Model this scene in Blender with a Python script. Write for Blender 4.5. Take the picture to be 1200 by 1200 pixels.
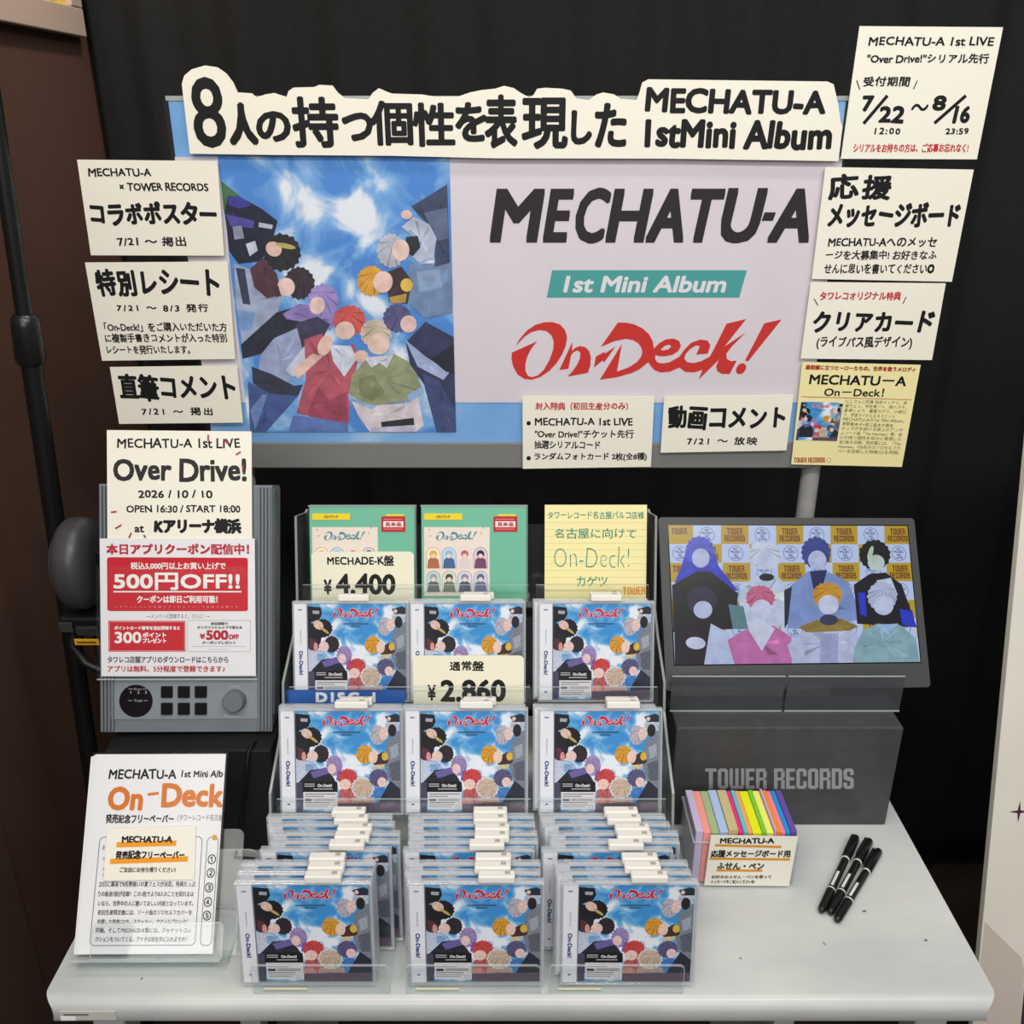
import bpy, bmesh, math, random
from mathutils import Vector, Matrix
from mathutils.geometry import tessellate_polygon

for _o in list(bpy.data.objects):
    bpy.data.objects.remove(_o, do_unlink=True)
random.seed(7)
SC = bpy.context.scene
COL = SC.collection

# ------------------------------------------------------------------ camera, world, lights, exposure
EYE = 1.603                     # lens height above the floor
PITCH = math.radians(22.7)      # looking down on the display
FPX = 1100.0                    # focal length for a 1200 px frame
cam_data = bpy.data.cameras.new('camera')
cam_data.sensor_width = 36.0
cam_data.lens = 36.0 * FPX / 1200.0
cam_data.clip_start = 0.02
camera = bpy.data.objects.new('camera', cam_data)
camera.location = (0, 0, EYE)
camera.rotation_euler = (math.pi / 2 - PITCH, 0, 0)
COL.objects.link(camera)
SC.camera = camera

world = bpy.data.worlds.new('shop_air')
SC.world = world
world.use_nodes = True
world.node_tree.nodes['Background'].inputs[0].default_value = (0.9, 0.95, 1.0, 1)
world.node_tree.nodes['Background'].inputs[1].default_value = 0.13

def area(name, loc, target, sx, sy, power, color=(1, 0.97, 0.92)):
    l = bpy.data.lights.new(name, 'AREA')
    l.shape = 'RECTANGLE'; l.size = sx; l.size_y = sy; l.energy = power; l.color = color
    o = bpy.data.objects.new(name, l)
    o.location = loc
    d = Vector(target) - Vector(loc)
    o.rotation_euler = d.to_track_quat('-Z', 'Y').to_euler()
    COL.objects.link(o)
    return o
area('ceiling_tube_light', (-0.35, -0.35, 2.75), (-0.2, 0.9, 0.8), 1.25, 0.16, 14.5)
area('ceiling_tube_light', (0.75, -0.35, 2.75), (0.3, 0.9, 0.8), 1.25, 0.16, 14.5)
area('ceiling_tube_light', (0.15, 0.75, 2.75), (0.15, 0.8, 0.8), 2.0, 0.16, 10)
area('aisle_ceiling_panel', (-0.25, -2.6, 2.7), (0, 1.2, 1.2), 3.0, 1.2, 53)
_s = bpy.data.lights.new('added_wall_spot', 'SPOT'); _s.energy = 44; _s.color = (1, .95, .88); _s.spot_size = math.radians(62); _s.spot_blend = 1.0; _s.shadow_soft_size = 0.06  # unseen spot, added to brighten the upper part of the left wall
_o = bpy.data.objects.new('added_wall_spot', _s); _o.location = (-0.1, 1.15, 2.7); _o.rotation_euler = (Vector((-.7, 1.3, 2.0)) - Vector((-.1, 1.15, 2.7))).to_track_quat('-Z', 'Y').to_euler(); COL.objects.link(_o)

SC.cycles.transparent_max_bounces = 40
SC.view_settings.view_transform = 'Standard'
SC.view_settings.look = 'None'
SC.view_settings.exposure = 0.0
SC.view_settings.gamma = 1.0
SC.view_settings.use_curve_mapping = False

# ------------------------------------------------------------------ geometry helpers
CP, SP = math.cos(PITCH), math.sin(PITCH)
def ray(x, y):
    a = (x - 600.0) / FPX; b = (y - 600.0) / FPX
    return Vector((a, CP - b * SP, -SP - b * CP))
ORIG = Vector((0, 0, EYE))
def on_plane(x, y, p0, n):
    d = ray(x, y)
    return ORIG + d * ((p0 - ORIG).dot(n) / d.dot(n))
def at_y(x, y, Y):
    return on_plane(x, y, Vector((0, Y, 0)), Vector((0, 1, 0)))
def at_z(x, y, Z):
    return on_plane(x, y, Vector((0, 0, Z)), Vector((0, 0, 1)))

class Frame:
    """a flat working plane standing in the room: origin, right, up, facing direction"""
    def __init__(s, o, u, v):
        u = Vector(u).normalized(); v = Vector(v); v = (v - u * v.dot(u)).normalized(); n = u.cross(v)
        s.o = Vector(o); s.u = u; s.v = v; s.n = n
        s.M = Matrix(((u.x, v.x, n.x, s.o.x), (u.y, v.y, n.y, s.o.y), (u.z, v.z, n.z, s.o.z), (0, 0, 0, 1)))
    def px(s, x, y, dz=0.0):
        p = on_plane(x, y, s.o + s.n * dz, s.n) - s.o
        return Vector((p.dot(s.u), p.dot(s.v)))
    def moved(s, a, b, c=0.0):
        return Frame(s.o + s.u * a + s.v * b + s.n * c, s.u, s.v)
    def turned(s, ang):
        c, n = math.cos(ang), math.sin(ang)
        return Frame(s.o, s.u * c + s.v * n, s.v * c - s.u * n)
def upright(x, Y, z, lean=0.0, yaw=0.0):
    c, n = math.cos(yaw), math.sin(yaw); L = math.radians(lean)
    u = Vector((c, n, 0)); back = Vector((-n, c, 0))
    return Frame((x, Y, z), u, back * math.sin(L) + Vector((0, 0, 1)) * math.cos(L))

def lin(c):
    return tuple(((v / 255.0) / 12.92 if v / 255.0 <= 0.04045 else ((v / 255.0 + 0.055) / 1.055) ** 2.4) for v in c)

_m = {}
def mat(c, rough=0.6, spec=0.3, metal=0.0, coat=0.0, bump=0.0, scale=300.0, vary=0.0):
    k = (tuple(c), rough, spec, metal, coat, bump, scale, vary)
    if k in _m: return _m[k]
    m = bpy.data.materials.new('paint_%d_%d_%d' % tuple(c)); m.use_nodes = True
    nt = m.node_tree; b = nt.nodes['Principled BSDF']
    b.inputs['Base Color'].default_value = (*lin(c), 1)
    b.inputs['Roughness'].default_value = rough
    b.inputs['Specular IOR Level'].default_value = spec
    b.inputs['Metallic'].default_value = metal
    b.inputs['Coat Weight'].default_value = coat
    b.inputs['Coat Roughness'].default_value = 0.08
    if bump or vary:
        tc = nt.nodes.new('ShaderNodeTexCoord'); nz = nt.nodes.new('ShaderNodeTexNoise')
        nz.inputs['Scale'].default_value = scale; nz.inputs['Detail'].default_value = 4
        nt.links.new(tc.outputs['Object'], nz.inputs['Vector'])
        if bump:
            bp = nt.nodes.new('ShaderNodeBump'); bp.inputs['Strength'].default_value = bump; bp.inputs['Distance'].default_value = 0.001
            nt.links.new(nz.outputs['Fac'], bp.inputs['Height']); nt.links.new(bp.outputs['Normal'], b.inputs['Normal'])
        if vary:
            r = nt.nodes.new('ShaderNodeValToRGB')
            d = [max(0, v * (1 - vary)) for v in lin(c)]; e = [min(1, v * (1 + vary)) for v in lin(c)]
            r.color_ramp.elements[0].position = 0.3; r.color_ramp.elements[1].position = 0.7
            r.color_ramp.elements[0].color = (*d, 1); r.color_ramp.elements[1].color = (*e, 1)
            nt.links.new(nz.outputs['Fac'], r.inputs['Fac']); nt.links.new(r.outputs['Color'], b.inputs['Base Color'])
    _m[k] = m
    return m
def ink(c): return mat(c, 0.55, 0.2)
def art(c, scale): return mat(c, 0.5, 0.25, vary=0.2, scale=scale)
def glow(c, s=1.0, scale=0):
    k = ('glow', tuple(c), s, scale)
    if k in _m: return _m[k]
    m = bpy.data.materials.new('screen_%d_%d_%d' % tuple(c)); m.use_nodes = True
    b = m.node_tree.nodes['Principled BSDF']
    b.inputs['Base Color'].default_value = (0.01, 0.01, 0.01, 1); b.inputs['Roughness'].default_value = 0.25
    b.inputs['Emission Color'].default_value = (*lin(c), 1); b.inputs['Emission Strength'].default_value = s
    if scale:
        nt = m.node_tree; tc = nt.nodes.new('ShaderNodeTexCoord'); nz = nt.nodes.new('ShaderNodeTexNoise'); r = nt.nodes.new('ShaderNodeValToRGB')
        nz.inputs['Scale'].default_value = scale; nz.inputs['Detail'].default_value = 4
        r.color_ramp.elements[0].position = .38; r.color_ramp.elements[1].position = .6
        r.color_ramp.elements[0].color = (*[v * .82 for v in lin(c)], 1); r.color_ramp.elements[1].color = (*lin(c), 1)
        nt.links.new(tc.outputs['Object'], nz.inputs['Vector']); nt.links.new(nz.outputs['Fac'], r.inputs['Fac']); nt.links.new(r.outputs['Color'], b.inputs['Emission Color'])
    _m[k] = m
    return m
def clear(name, tint=(245, 248, 248), rough=0.04, haze=0.0, hazecol=(225, 230, 232), fres=1.45):
    m = bpy.data.materials.new(name); m.use_nodes = True; nt = m.node_tree
    for n in list(nt.nodes): nt.nodes.remove(n)
    out = nt.nodes.new('ShaderNodeOutputMaterial'); tr = nt.nodes.new('ShaderNodeBsdfTransparent'); gl = nt.nodes.new('ShaderNodeBsdfGlossy')
    lw = nt.nodes.new('ShaderNodeLayerWeight'); lw.inputs['Blend'].default_value = 0.5; pw = nt.nodes.new('ShaderNodeMath'); pw.operation = 'POWER'; pw.inputs[1].default_value = 4.5; fr = nt.nodes.new('ShaderNodeMath'); fr.operation = 'MULTIPLY_ADD'; f0 = ((fres - 1) / (fres + 1)) ** 2; mx = nt.nodes.new('ShaderNodeMixShader')
    tr.inputs['Color'].default_value = (*lin(tint), 1); gl.inputs['Roughness'].default_value = rough; nt.links.new(lw.outputs['Facing'], pw.inputs[0]); nt.links.new(pw.outputs[0], fr.inputs[0]); fr.inputs[1].default_value = 0.8 * (1 - f0); fr.inputs[2].default_value = f0
    nt.links.new(fr.outputs[0], mx.inputs[0]); nt.links.new(tr.outputs[0], mx.inputs[1]); nt.links.new(gl.outputs[0], mx.inputs[2])
    last = mx
    if haze:
        df = nt.nodes.new('ShaderNodeBsdfDiffuse'); df.inputs['Color'].default_value = (*lin(hazecol), 1)
        m2 = nt.nodes.new('ShaderNodeMixShader'); m2.inputs[0].default_value = haze
        nt.links.new(mx.outputs[0], m2.inputs[1]); nt.links.new(df.outputs[0], m2.inputs[2]); last = m2
    nt.links.new(last.outputs[0], out.inputs['Surface'])
    return m
ACRYLIC = clear('clear_acrylic', (253, 254, 254), 0.03, 0.012, (225, 230, 232), 1.38)
EDGE = clear('acrylic_edge', (240, 246, 246), 0.1, 0.34, (232, 238, 238), 1.45)
JEWEL = clear('jewel_case_plastic', (250, 251, 252), 0.08, 0.26, (240, 243, 247), 1.5)
PANE = clear('jewel_case_lid', (254, 254, 255), 0.03, 0.0, (205, 210, 216), 1.35)
SLEEVE = clear('thin_clear_film', (255, 255, 255), 0.1, 0.012, (235, 238, 242), 1.25)

def sky_print(name, blue, white, scale, lo=0.42, hi=0.62, pale=(150, 195, 235), clouds=()):
    m = bpy.data.materials.new(name); m.use_nodes = True; nt = m.node_tree; b = nt.nodes['Principled BSDF']
    b.inputs['Roughness'].default_value = 0.5; b.inputs['Specular IOR Level'].default_value = 0.25
    tc = nt.nodes.new('ShaderNodeTexCoord'); nz = nt.nodes.new('ShaderNodeTexNoise'); r = nt.nodes.new('ShaderNodeValToRGB')
    nz.inputs['Scale'].default_value = scale; nz.inputs['Detail'].default_value = 7; nz.inputs['Distortion'].default_value = 0.6
    e = r.color_ramp.elements
    e[0].position = lo; e[0].color = (*lin(blue), 1); e[1].position = hi; e[1].color = (*lin(white), 1)
    k = r.color_ramp.elements.new((lo + hi) / 2); k.color = (*lin(pale), 1)
    nt.links.new(tc.outputs['Object'], nz.inputs['Vector']); last = nz.outputs['Fac']
    for (cx, cy, rad, amt) in clouds:
        vd = nt.nodes.new('ShaderNodeVectorMath'); vd.operation = 'DISTANCE'; sx = nt.nodes.new('ShaderNodeVectorMath'); sx.operation = 'MULTIPLY'; sx.inputs[1].default_value = (1, 1, 0)
        nt.links.new(tc.outputs['Object'], sx.inputs[0]); nt.links.new(sx.outputs[0], vd.inputs[0]); vd.inputs[1].default_value = (cx, cy, 0)
        mr = nt.nodes.new('ShaderNodeMapRange'); mr.interpolation_type = 'SMOOTHSTEP'; mr.inputs[1].default_value = 0; mr.inputs[2].default_value = rad; mr.inputs[3].default_value = amt; mr.inputs[4].default_value = 0
        ad = nt.nodes.new('ShaderNodeMath'); nt.links.new(vd.outputs['Value'], mr.inputs[0]); nt.links.new(last, ad.inputs[0]); nt.links.new(mr.outputs[0], ad.inputs[1]); last = ad.outputs[0]
    nt.links.new(last, r.inputs['Fac']); nt.links.new(r.outputs['Color'], b.inputs['Base Color'])
    return m

class MB:
    """collects geometry for ONE mesh object"""
    def __init__(s): s.v = []; s.f = []; s.k = []; s.sm = []; s.mats = []
    def mi(s, m):
        if m not in s.mats: s.mats.append(m)
        return s.mats.index(m)
    def add(s, vs, fs, m, smooth=False):
        o = len(s.v); i = s.mi(m)
        s.v += [tuple(v) for v in vs]
        for f in fs:
            s.f.append(tuple(o + j for j in f)); s.k.append(i); s.sm.append(smooth)
    def frombm(s, bm, m, smooth=False):
        bm.verts.index_update()
        s.add([v.co.copy() for v in bm.verts], [[v.index for v in f.verts] for f in bm.faces], m, smooth)
        bm.free()
    def box(s, x0, x1, y0, y1, z0, z1, m, bevel=0.0, seg=2):
        bm = bmesh.new(); bmesh.ops.create_cube(bm, size=1)
        for v in bm.verts:
            v.co = Vector(((x0 + x1) / 2 + v.co.x * (x1 - x0), (y0 + y1) / 2 + v.co.y * (y1 - y0), (z0 + z1) / 2 + v.co.z * (z1 - z0)))
        if bevel: bmesh.ops.bevel(bm, geom=list(bm.edges), offset=bevel, segments=seg, affect='EDGES', profile=0.5)
        s.frombm(bm, m)
        return s
    def poly(s, pts, z, m, holes=(), thick=0.0, side=None):
        loops = [[Vector((p[0], p[1], 0)) for p in pts]] + [[Vector((p[0], p[1], 0)) for p in h] for h in holes]
        tris = tessellate_polygon(loops); flat = [p for l in loops for p in l]
        def up(t):
            a, b, c = (flat[i] for i in t)
            return t if (b - a).cross(c - a).z > 0 else t[::-1]
        tris = [up(tuple(t)) for t in tris]
        s.add([(p.x, p.y, z) for p in flat], tris, m)
        if thick:
            s.add([(p.x, p.y, z - thick) for p in flat], [t[::-1] for t in tris], m)
            for l in loops:
                n = len(l); ar = sum(l[i].x * l[(i + 1) % n].y - l[(i + 1) % n].x * l[i].y for i in range(n))
                q = [(p.x, p.y, z) for p in l] + [(p.x, p.y, z - thick) for p in l]
                fs = [(i, i + n, (i + 1) % n + n, (i + 1) % n) for i in range(n)]
                if ar < 0: fs = [f[::-1] for f in fs]
                s.add(q, fs, side or m)
        return s
    def tube(s, pts, r, m, n=12, cap=True):
        pts = [Vector(p) for p in pts]; rs = r if isinstance(r, (list, tuple)) else [r] * len(pts)
        vs = []; fs = []
        t0 = (pts[1] - pts[0]).normalized(); a = t0.orthogonal().normalized()
        for i, p in enumerate(pts):
            t = (pts[min(i + 1, len(pts) - 1)] - pts[max(i - 1, 0)]).normalized()
            a = (a - t * a.dot(t)).normalized(); b = t.cross(a)
            for j in range(n):
                g = 2 * math.pi * j / n
                vs.append(p + (a * math.cos(g) + b * math.sin(g)) * rs[i])
        for i in range(len(pts) - 1):
            for j in range(n):
                fs.append((i * n + j, i * n + (j + 1) % n, (i + 1) * n + (j + 1) % n, (i + 1) * n + j))
        s.add(vs, fs, m, True)
        if cap:
            L = (len(pts) - 1) * n
            s.add(vs[:n], [tuple(range(n))[::-1]], m); s.add(vs[L:], [tuple(range(n))], m)
        return s
    def build(s, name, parent=None, M=None):
        me = bpy.data.meshes.new(name); me.from_pydata(s.v, [], s.f)
        for m in s.mats: me.materials.append(m)
        me.polygons.foreach_set('material_index', s.k); me.polygons.foreach_set('use_smooth', s.sm)
        me.update()
        o = bpy.data.objects.new(name, me); COL.objects.link(o)
        if parent: o.parent = parent
        if M is not None:
            if parent: o.matrix_local = M
            else: o.matrix_world = M
        return o

def tag(o, label, cat, group=None):
    o['label'] = label; o['category'] = cat
    if group: o['group'] = group
    return o
def empty(name, M, label, cat, group=None):
    o = bpy.data.objects.new(name, None); o.empty_display_size = 0.02; COL.objects.link(o); o.matrix_world = M
    return tag(o, label, cat, group)
def struct(o): o['kind'] = 'structure'; return o
def copy_tree(o, parent=None):
    c = o.copy(); COL.objects.link(c)
    if parent: c.parent = parent
    for ch in [x for x in bpy.data.objects if x.parent == o]: copy_tree(ch, c)
    return c

def ell(cx, cy, rx, ry, rot=0.0, n=22):
    c, s = math.cos(rot), math.sin(rot)
    return [(cx + rx * math.cos(t) * c - ry * math.sin(t) * s, cy + rx * math.cos(t) * s + ry * math.sin(t) * c) for t in (2 * math.pi * i / n for i in range(n))]
def tuft(pts, amp=0.09, n=40):
    x0, x1 = min(p[0] for p in pts), max(p[0] for p in pts); y0, y1 = min(p[1] for p in pts), max(p[1] for p in pts)
    cx, cy, rx, ry = (x0 + x1) / 2, (y0 + y1) / 2, (x1 - x0) / 2, (y1 - y0) / 2; out = []
    for i in range(n):
        t = 2 * math.pi * i / n; k = 1 + amp * random.uniform(.3, 1) * (1 if i % 2 else -.5)
        out.append((cx + rx * k * math.cos(t), cy + ry * k * math.sin(t)))
    return out
def strands(pts, n=6):
    x0, x1 = min(p[0] for p in pts), max(p[0] for p in pts); y0, y1 = min(p[1] for p in pts), max(p[1] for p in pts)
    cx, cy, rx, ry = (x0 + x1) / 2, (y0 + y1) / 2, (x1 - x0) / 2, (y1 - y0) / 2; out = []
    ax, ay = cx + rx * random.uniform(-.3, .3), cy - ry * .55
    for i in range(n):
        t = math.pi * (-.15 + 1.3 * (i + random.uniform(-.3, .3)) / (n - 1)); w = random.uniform(.05, .11)
        out.append([(cx + rx * .95 * math.cos(t - w), cy + ry * .95 * math.sin(t - w)), (cx + rx * .95 * math.cos(t + w), cy + ry * .95 * math.sin(t + w)), (ax, ay)])
    return out
def facets(pts):
    """soft cloth facets inside a printed patch: (shade, triangle)"""
    n = len(pts); cx = sum(p[0] for p in pts) / n; cy = sum(p[1] for p in pts) / n; out = []
    for i in range(n):
        if random.random() < .6:
            a, b = pts[i], pts[(i + 1) % n]; k = random.uniform(.5, .92); q = random.uniform(.1, .4)
            out.append((random.choice((.8, .86, .92, 1.1, 1.18)), [(cx + (a[0] - cx) * k, cy + (a[1] - cy) * k), (cx + (b[0] - cx) * k * q + (a[0] - cx) * k * (1 - q), cy + (b[1] - cy) * k * q + (a[1] - cy) * k * (1 - q)), (cx, cy)]))
    return out
def shade(c, k): return tuple(max(0, min(255, int(v * k))) for v in c)
def patch(b, fn, c, pts, z, dz, material, hair_min, skin_r):
    """one colour patch of a printed picture with its tufts or facets; returns the next height"""
    w = max(p[0] for p in pts) - min(p[0] for p in pts)
    big = len(pts) == 22 and w > hair_min and c[0] < skin_r
    b.poly([fn(*p) for p in (tuft(pts, .10, 34) if big else pts)], z, material(c)); z += dz
    if big:
        for q in strands(pts): b.poly([fn(*p) for p in q], z, material(shade(c, .8)))
        z += dz
    elif len(pts) != 22 and len(pts) >= 5:
        for k, q in facets(pts): b.poly([fn(*p) for p in q], z, material(shade(c, k))); z += dz * .2
        z += dz
    return z
def rrect(x0, y0, x1, y1, r, n=5, corners=(1, 1, 1, 1)):
    out = []
    for k, (cx, cy, a0) in enumerate(((x1 - r, y1 - r, 0), (x0 + r, y1 - r, 90), (x0 + r, y0 + r, 180), (x1 - r, y0 + r, 270))):
        if corners[k]:
            for i in range(n + 1):
                a = math.radians(a0 + 90 * i / n); out.append((cx + r * math.cos(a), cy + r * math.sin(a)))
        else: out.append(((x1, y1), (x0, y1), (x0, y0), (x1, y0))[k])
    return out

# ------------------------------------------------------------------ lettering
_g = {}
def _raw(t, off=0.0):
    c = bpy.data.curves.new('t', 'FONT'); c.body = t; c.size = 1; c.resolution_u = 3; c.offset = off
    o = bpy.data.objects.new('t', c); COL.objects.link(o)
    me = bpy.data.meshes.new_from_object(o)
    vs = [(v.co.x, v.co.y) for v in me.vertices]; fs = [tuple(p.vertices) for p in me.polygons]
    bpy.data.objects.remove(o); bpy.data.curves.remove(c); bpy.data.meshes.remove(me)
    return vs, fs
def glyph(ch, off=0.0):
    if (ch, off) not in _g:
        vs, fs = _raw(ch, off)
        w = max(v[0] for v in _raw('H' + ch + 'H')[0]) - max(v[0] for v in _raw('HH')[0])
        _g[(ch, off)] = (vs, fs, w)
    return _g[(ch, off)]
def layout(text, jit=0.0, off=0.0):
    vs = []; fs = []; ids = []; x = 0.0
    for k, ch in enumerate(text):
        gv, gf, w = glyph(ch, off)
        if gv:
            a = random.uniform(-1, 1) * 0.10 * jit; sc = 1 + random.uniform(-1, 1) * 0.07 * jit; dy = random.uniform(-1, 1) * 0.035 * jit
            cx = w / 2; cy = 0.36; c, s = math.cos(a) * sc, math.sin(a) * sc; o = len(vs)
            for p in gv:
                qx, qy = p[0] - cx, p[1] - cy
                vs.append((x + cx + qx * c - qy * s, cy + dy + qx * s + qy * c)); ids.append(k)
            fs += [tuple(o + i for i in f) for f in gf]
        x += w
    return vs, fs, ids
def put_text(mb, text, c, U, V, m, z, bold=0.0, jit=0.0, shear=0.0, track=True, stretch=1.25, square=False, off=0.0):
    """fits the inked box of the text onto centre c, width vector U and height vector V (plane coordinates)"""
    vs, fs, ids = layout(text, jit, off)
    if not vs: return
    x0 = min(v[0] for v in vs); x1 = max(v[0] for v in vs); y0 = min(v[1] for v in vs); y1 = max(v[1] for v in vs)
    W, H = U.length - 2 * bold, V.length - 2 * bold
    n = max(ids) or 1
    if track:
        asp = (W / H) / ((x1 - x0) / (y1 - y0))
        if asp > stretch:
            ext = ((x1 - x0) * asp / stretch - (x1 - x0)) / n
            vs = [(v[0] + ext * i, v[1]) for v, i in zip(vs, ids)]; x0 = min(v[0] for v in vs); x1 = max(v[0] for v in vs)
    u, v_ = U.normalized(), V.normalized()
    q = []
    for p in vs:
        s = (p[0] - x0) / (x1 - x0) - 0.5; t = (p[1] - y0) / (y1 - y0) - 0.5
        q.append(c + u * (s * W) + v_ * (t * H) + u * (shear * t * H))
    offs = [(0, 0)]
    if bold: offs = [(math.cos(a) * bold, math.sin(a) * bold) for a in (math.pi / 8 + math.pi / 4 * i for i in range(8))] if bold > 0.0009 else [(bold, bold), (-bold, bold), (bold, -bold), (-bold, -bold)]
    if square: offs = [(a * bold, c_ * bold) for a in (-1, 0, 1) for c_ in (-1, 0, 1)]
    for k, (dx, dy) in enumerate(offs):
        mb.add([(p.x + dx, p.y + dy, z + k * 2e-6) for p in q], fs, m)
def write(mb, F, text, box, m, z=0.0, bold=0.0, jit=0.0, shear=0.0, dy=0.0, **kw):
    """box = left, top, right, bottom of the inked line as seen in the photograph, laid onto plane F"""
    x0, y0, x1, y1 = box
    L = F.px(x0, (y0 + y1) / 2 - dy / 2, z); R = F.px(x1, (y0 + y1) / 2 + dy / 2, z)
    T = F.px((x0 + x1) / 2, y0, z); B = F.px((x0 + x1) / 2, y1, z)
    U = R - L; h = (T - B).length; V = Vector((-U.y, U.x)).normalized() * h
    put_text(mb, text, (L + R) / 2, U, V, m, z, bold, jit, shear, **kw)
def bar(mb, F, x0, y0, x1, y1, m, z):
    mb.poly([F.px(x0, y1, z), F.px(x1, y1, z), F.px(x1, y0, z), F.px(x0, y0, z)], z, m)
def dash(mb, F, x0, y0, x1, y1, w, m, z):
    a = F.px(x0, y0, z); b = F.px(x1, y1, z); d = (b - a).normalized(); n = Vector((-d.y, d.x)) * (w / 2)
    mb.poly([a - n, b - n, b + n, a + n], z, m)
def outline(mb, pts, w, z, m):
    c = Vector((sum(p[0] for p in pts) / len(pts), sum(p[1] for p in pts) / len(pts)))
    n = len(pts)
    for i in range(n):
        a = Vector(pts[i]); b = Vector(pts[(i + 1) % n]); d = b - a
        if d.length < 1e-7: continue
        d.normalize(); k = Vector((-d.y, d.x)) * (w / 2)
        mb.poly([a - k - d * w * 0.4, b - k + d * w * 0.4, b + k + d * w * 0.4, a + k - d * w * 0.4], z, m)

# the red brush-script title, one list of outlines: (x, y) in title widths, origin at its lower left
def _t1(*p): return [(x / 7.5 + 590, y / 7.5 + 360) for x, y in p]
def _t2(*p): return [(x / 6.667 + 740, y / 6.667 + 360) for x, y in p]
TITLE = [
 (_t1((100,330),(140,262),(200,192),(275,142),(350,120),(420,118),(485,138),(530,185),(550,250),(540,325),(508,405),(460,482),(400,548),(320,604),(245,628),(180,620),(120,580),(82,510),(66,440),(70,385),(180,335),(290,285),(240,350),(205,420),(188,490),(190,550),(213,594),(250,604),(300,588),(350,540),(400,450),(430,360),(435,290),(415,235),(370,197),(310,187),(240,205),(180,245),(135,293)), []),
 (_t1((597,290),(545,410),(487,540),(568,530),(588,410),(610,380),(645,365),(668,385),(668,430),(645,490),(605,550),(560,600),(740,566),(760,500),(762,425),(745,370),(710,337),(665,327),(620,345),(595,372)), []),
 (_t1((805,420),(880,378),(882,395),(975,330),(880,472),(865,455),(792,520)), []),
 (_t1((845,335),(985,122),(1060,124)) + _t2((0,122),(70,155),(120,200),(150,250),(162,300),(165,350),(130,415),(60,475),(0,505)) + _t1((1000,605),(848,628),(1030,305),(995,555),(1090,520)) + _t2((0,445),(40,415),(68,375),(76,340),(65,300),(40,268),(0,245)) + _t1((1060,264),(960,285)), []),
 (_t2((125,415),(140,350),(165,310),(200,270),(250,240),(310,232),(355,250),(372,290),(355,330),(310,360),(250,372),(200,368),(180,358),(178,390),(195,418),(235,428),(290,420),(365,375),(400,420),(370,462),(300,494),(230,500),(180,482),(145,445)), [_t2((215,320),(245,290),(280,278),(297,295),(280,315),(240,325))]),
 (_t2((365,375),(400,320),(450,265),(520,240),(575,248),(600,285),(585,350),(495,358),(520,292),(490,286),(450,310),(415,350),(405,390),(430,418),(480,425),(540,410),(605,372),(600,440),(550,480),(490,500),(420,495),(370,460)), []),
 (_t2((604,372),(640,290),(710,118),(858,82),(710,295),(865,185),(770,290),(730,350),(735,390),(770,410),(815,405),(770,512),(710,512),(670,490),(658,450),(675,400),(528,558),(555,475),(560,440)), []),
 (_t2((1000,115),(1130,85),(905,410),(880,405)), []),
 ([(x, y) for x, y in _t2(*ell(855, 470, 36, 46, 0.5))], []),
]
TITLE = [([((x - 598) / 313, (457 - y) / 313) for x, y in a], [[((x - 598) / 313, (457 - y) / 313) for x, y in h] for h in hs]) for a, hs in TITLE]
def put_title(mb, fn, z, m):
    """fn maps title units to plane coordinates"""
    for a, hs in TITLE:
        z += 2e-6
        mb.poly([fn(*p) for p in a], z, m, [[fn(*p) for p in h] for h in hs])

# condensed block capitals of the shop's logo; every letter one unit high
def _ring(w, t, c=0.1):
    o = [(c, 0), (w - c, 0), (w, c), (w, 1 - c), (w - c, 1), (c, 1), (0, 1 - c), (0, c)]
    i = [(t, 0.16), (w - t, 0.16), (w - t, 0.84), (t, 0.84)]
    return [(o, [i])]
def _r(*q): return [([(a, b), (c, b), (c, d), (a, d)], []) for a, b, c, d in q]
BLOCK = {
 'T': (0.5, _r((0, .84, .5, 1), (.16, 0, .34, .84))),
 'O': (0.46, _ring(0.46, 0.16)),
 'W': (0.66, _r((0, .16, .15, 1), (.255, .16, .405, 1), (.51, .16, .66, 1), (.04, 0, .62, .16))),
 'E': (0.4, _r((0, 0, .16, 1), (.16, 0, .4, .16), (.16, .42, .36, .58), (.16, .84, .4, 1))),
 'R': (0.48, _r((0, 0, .16, 1), (.16, .84, .42, 1), (.16, .42, .42, .56), (.32, .56, .48, .86), (.32, 0, .48, .44))),
 'C': (0.46, [([(.1, 0), (.36, 0), (.46, .1), (.46, .38), (.3, .38), (.3, .16), (.16, .16), (.16, .84), (.3, .84), (.3, .62), (.46, .62), (.46, .9), (.36, 1), (.1, 1), (0, .9), (0, .1)], [])]),
 'D': (0.46, [([(0, 0), (.36, 0), (.46, .1), (.46, .9), (.36, 1), (0, 1)], [[(.16, .16), (.3, .16), (.3, .84), (.16, .84)]])]),
 'S': (0.46, [([(.1, 0), (.36, 0), (.46, .1), (.46, .48), (.36, .58), (.16, .62), (.16, .84), (.3, .84), (.3, .68), (.46, .68), (.46, .9), (.36, 1), (.1, 1), (0, .9), (0, .52), (.1, .42), (.3, .38), (.3, .16), (.16, .16), (.16, .32), (0, .32), (0, .1)], [])]),
 ' ': (0.2, []),
}
def put_block(mb, text, fn, z, m):
    """fn maps (s, t), both 0..1 over the word, to plane coordinates"""
    W = sum(BLOCK[c][0] + 0.06 for c in text) - 0.06; x = 0
    for c in text:
        w, ps = BLOCK[c]
        for a, hs in ps:
            mb.poly([fn((x + p[0]) / W, p[1]) for p in a], z, m, [[fn((x + p[0]) / W, p[1]) for p in h] for h in hs])
        x += w + 0.06
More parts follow.
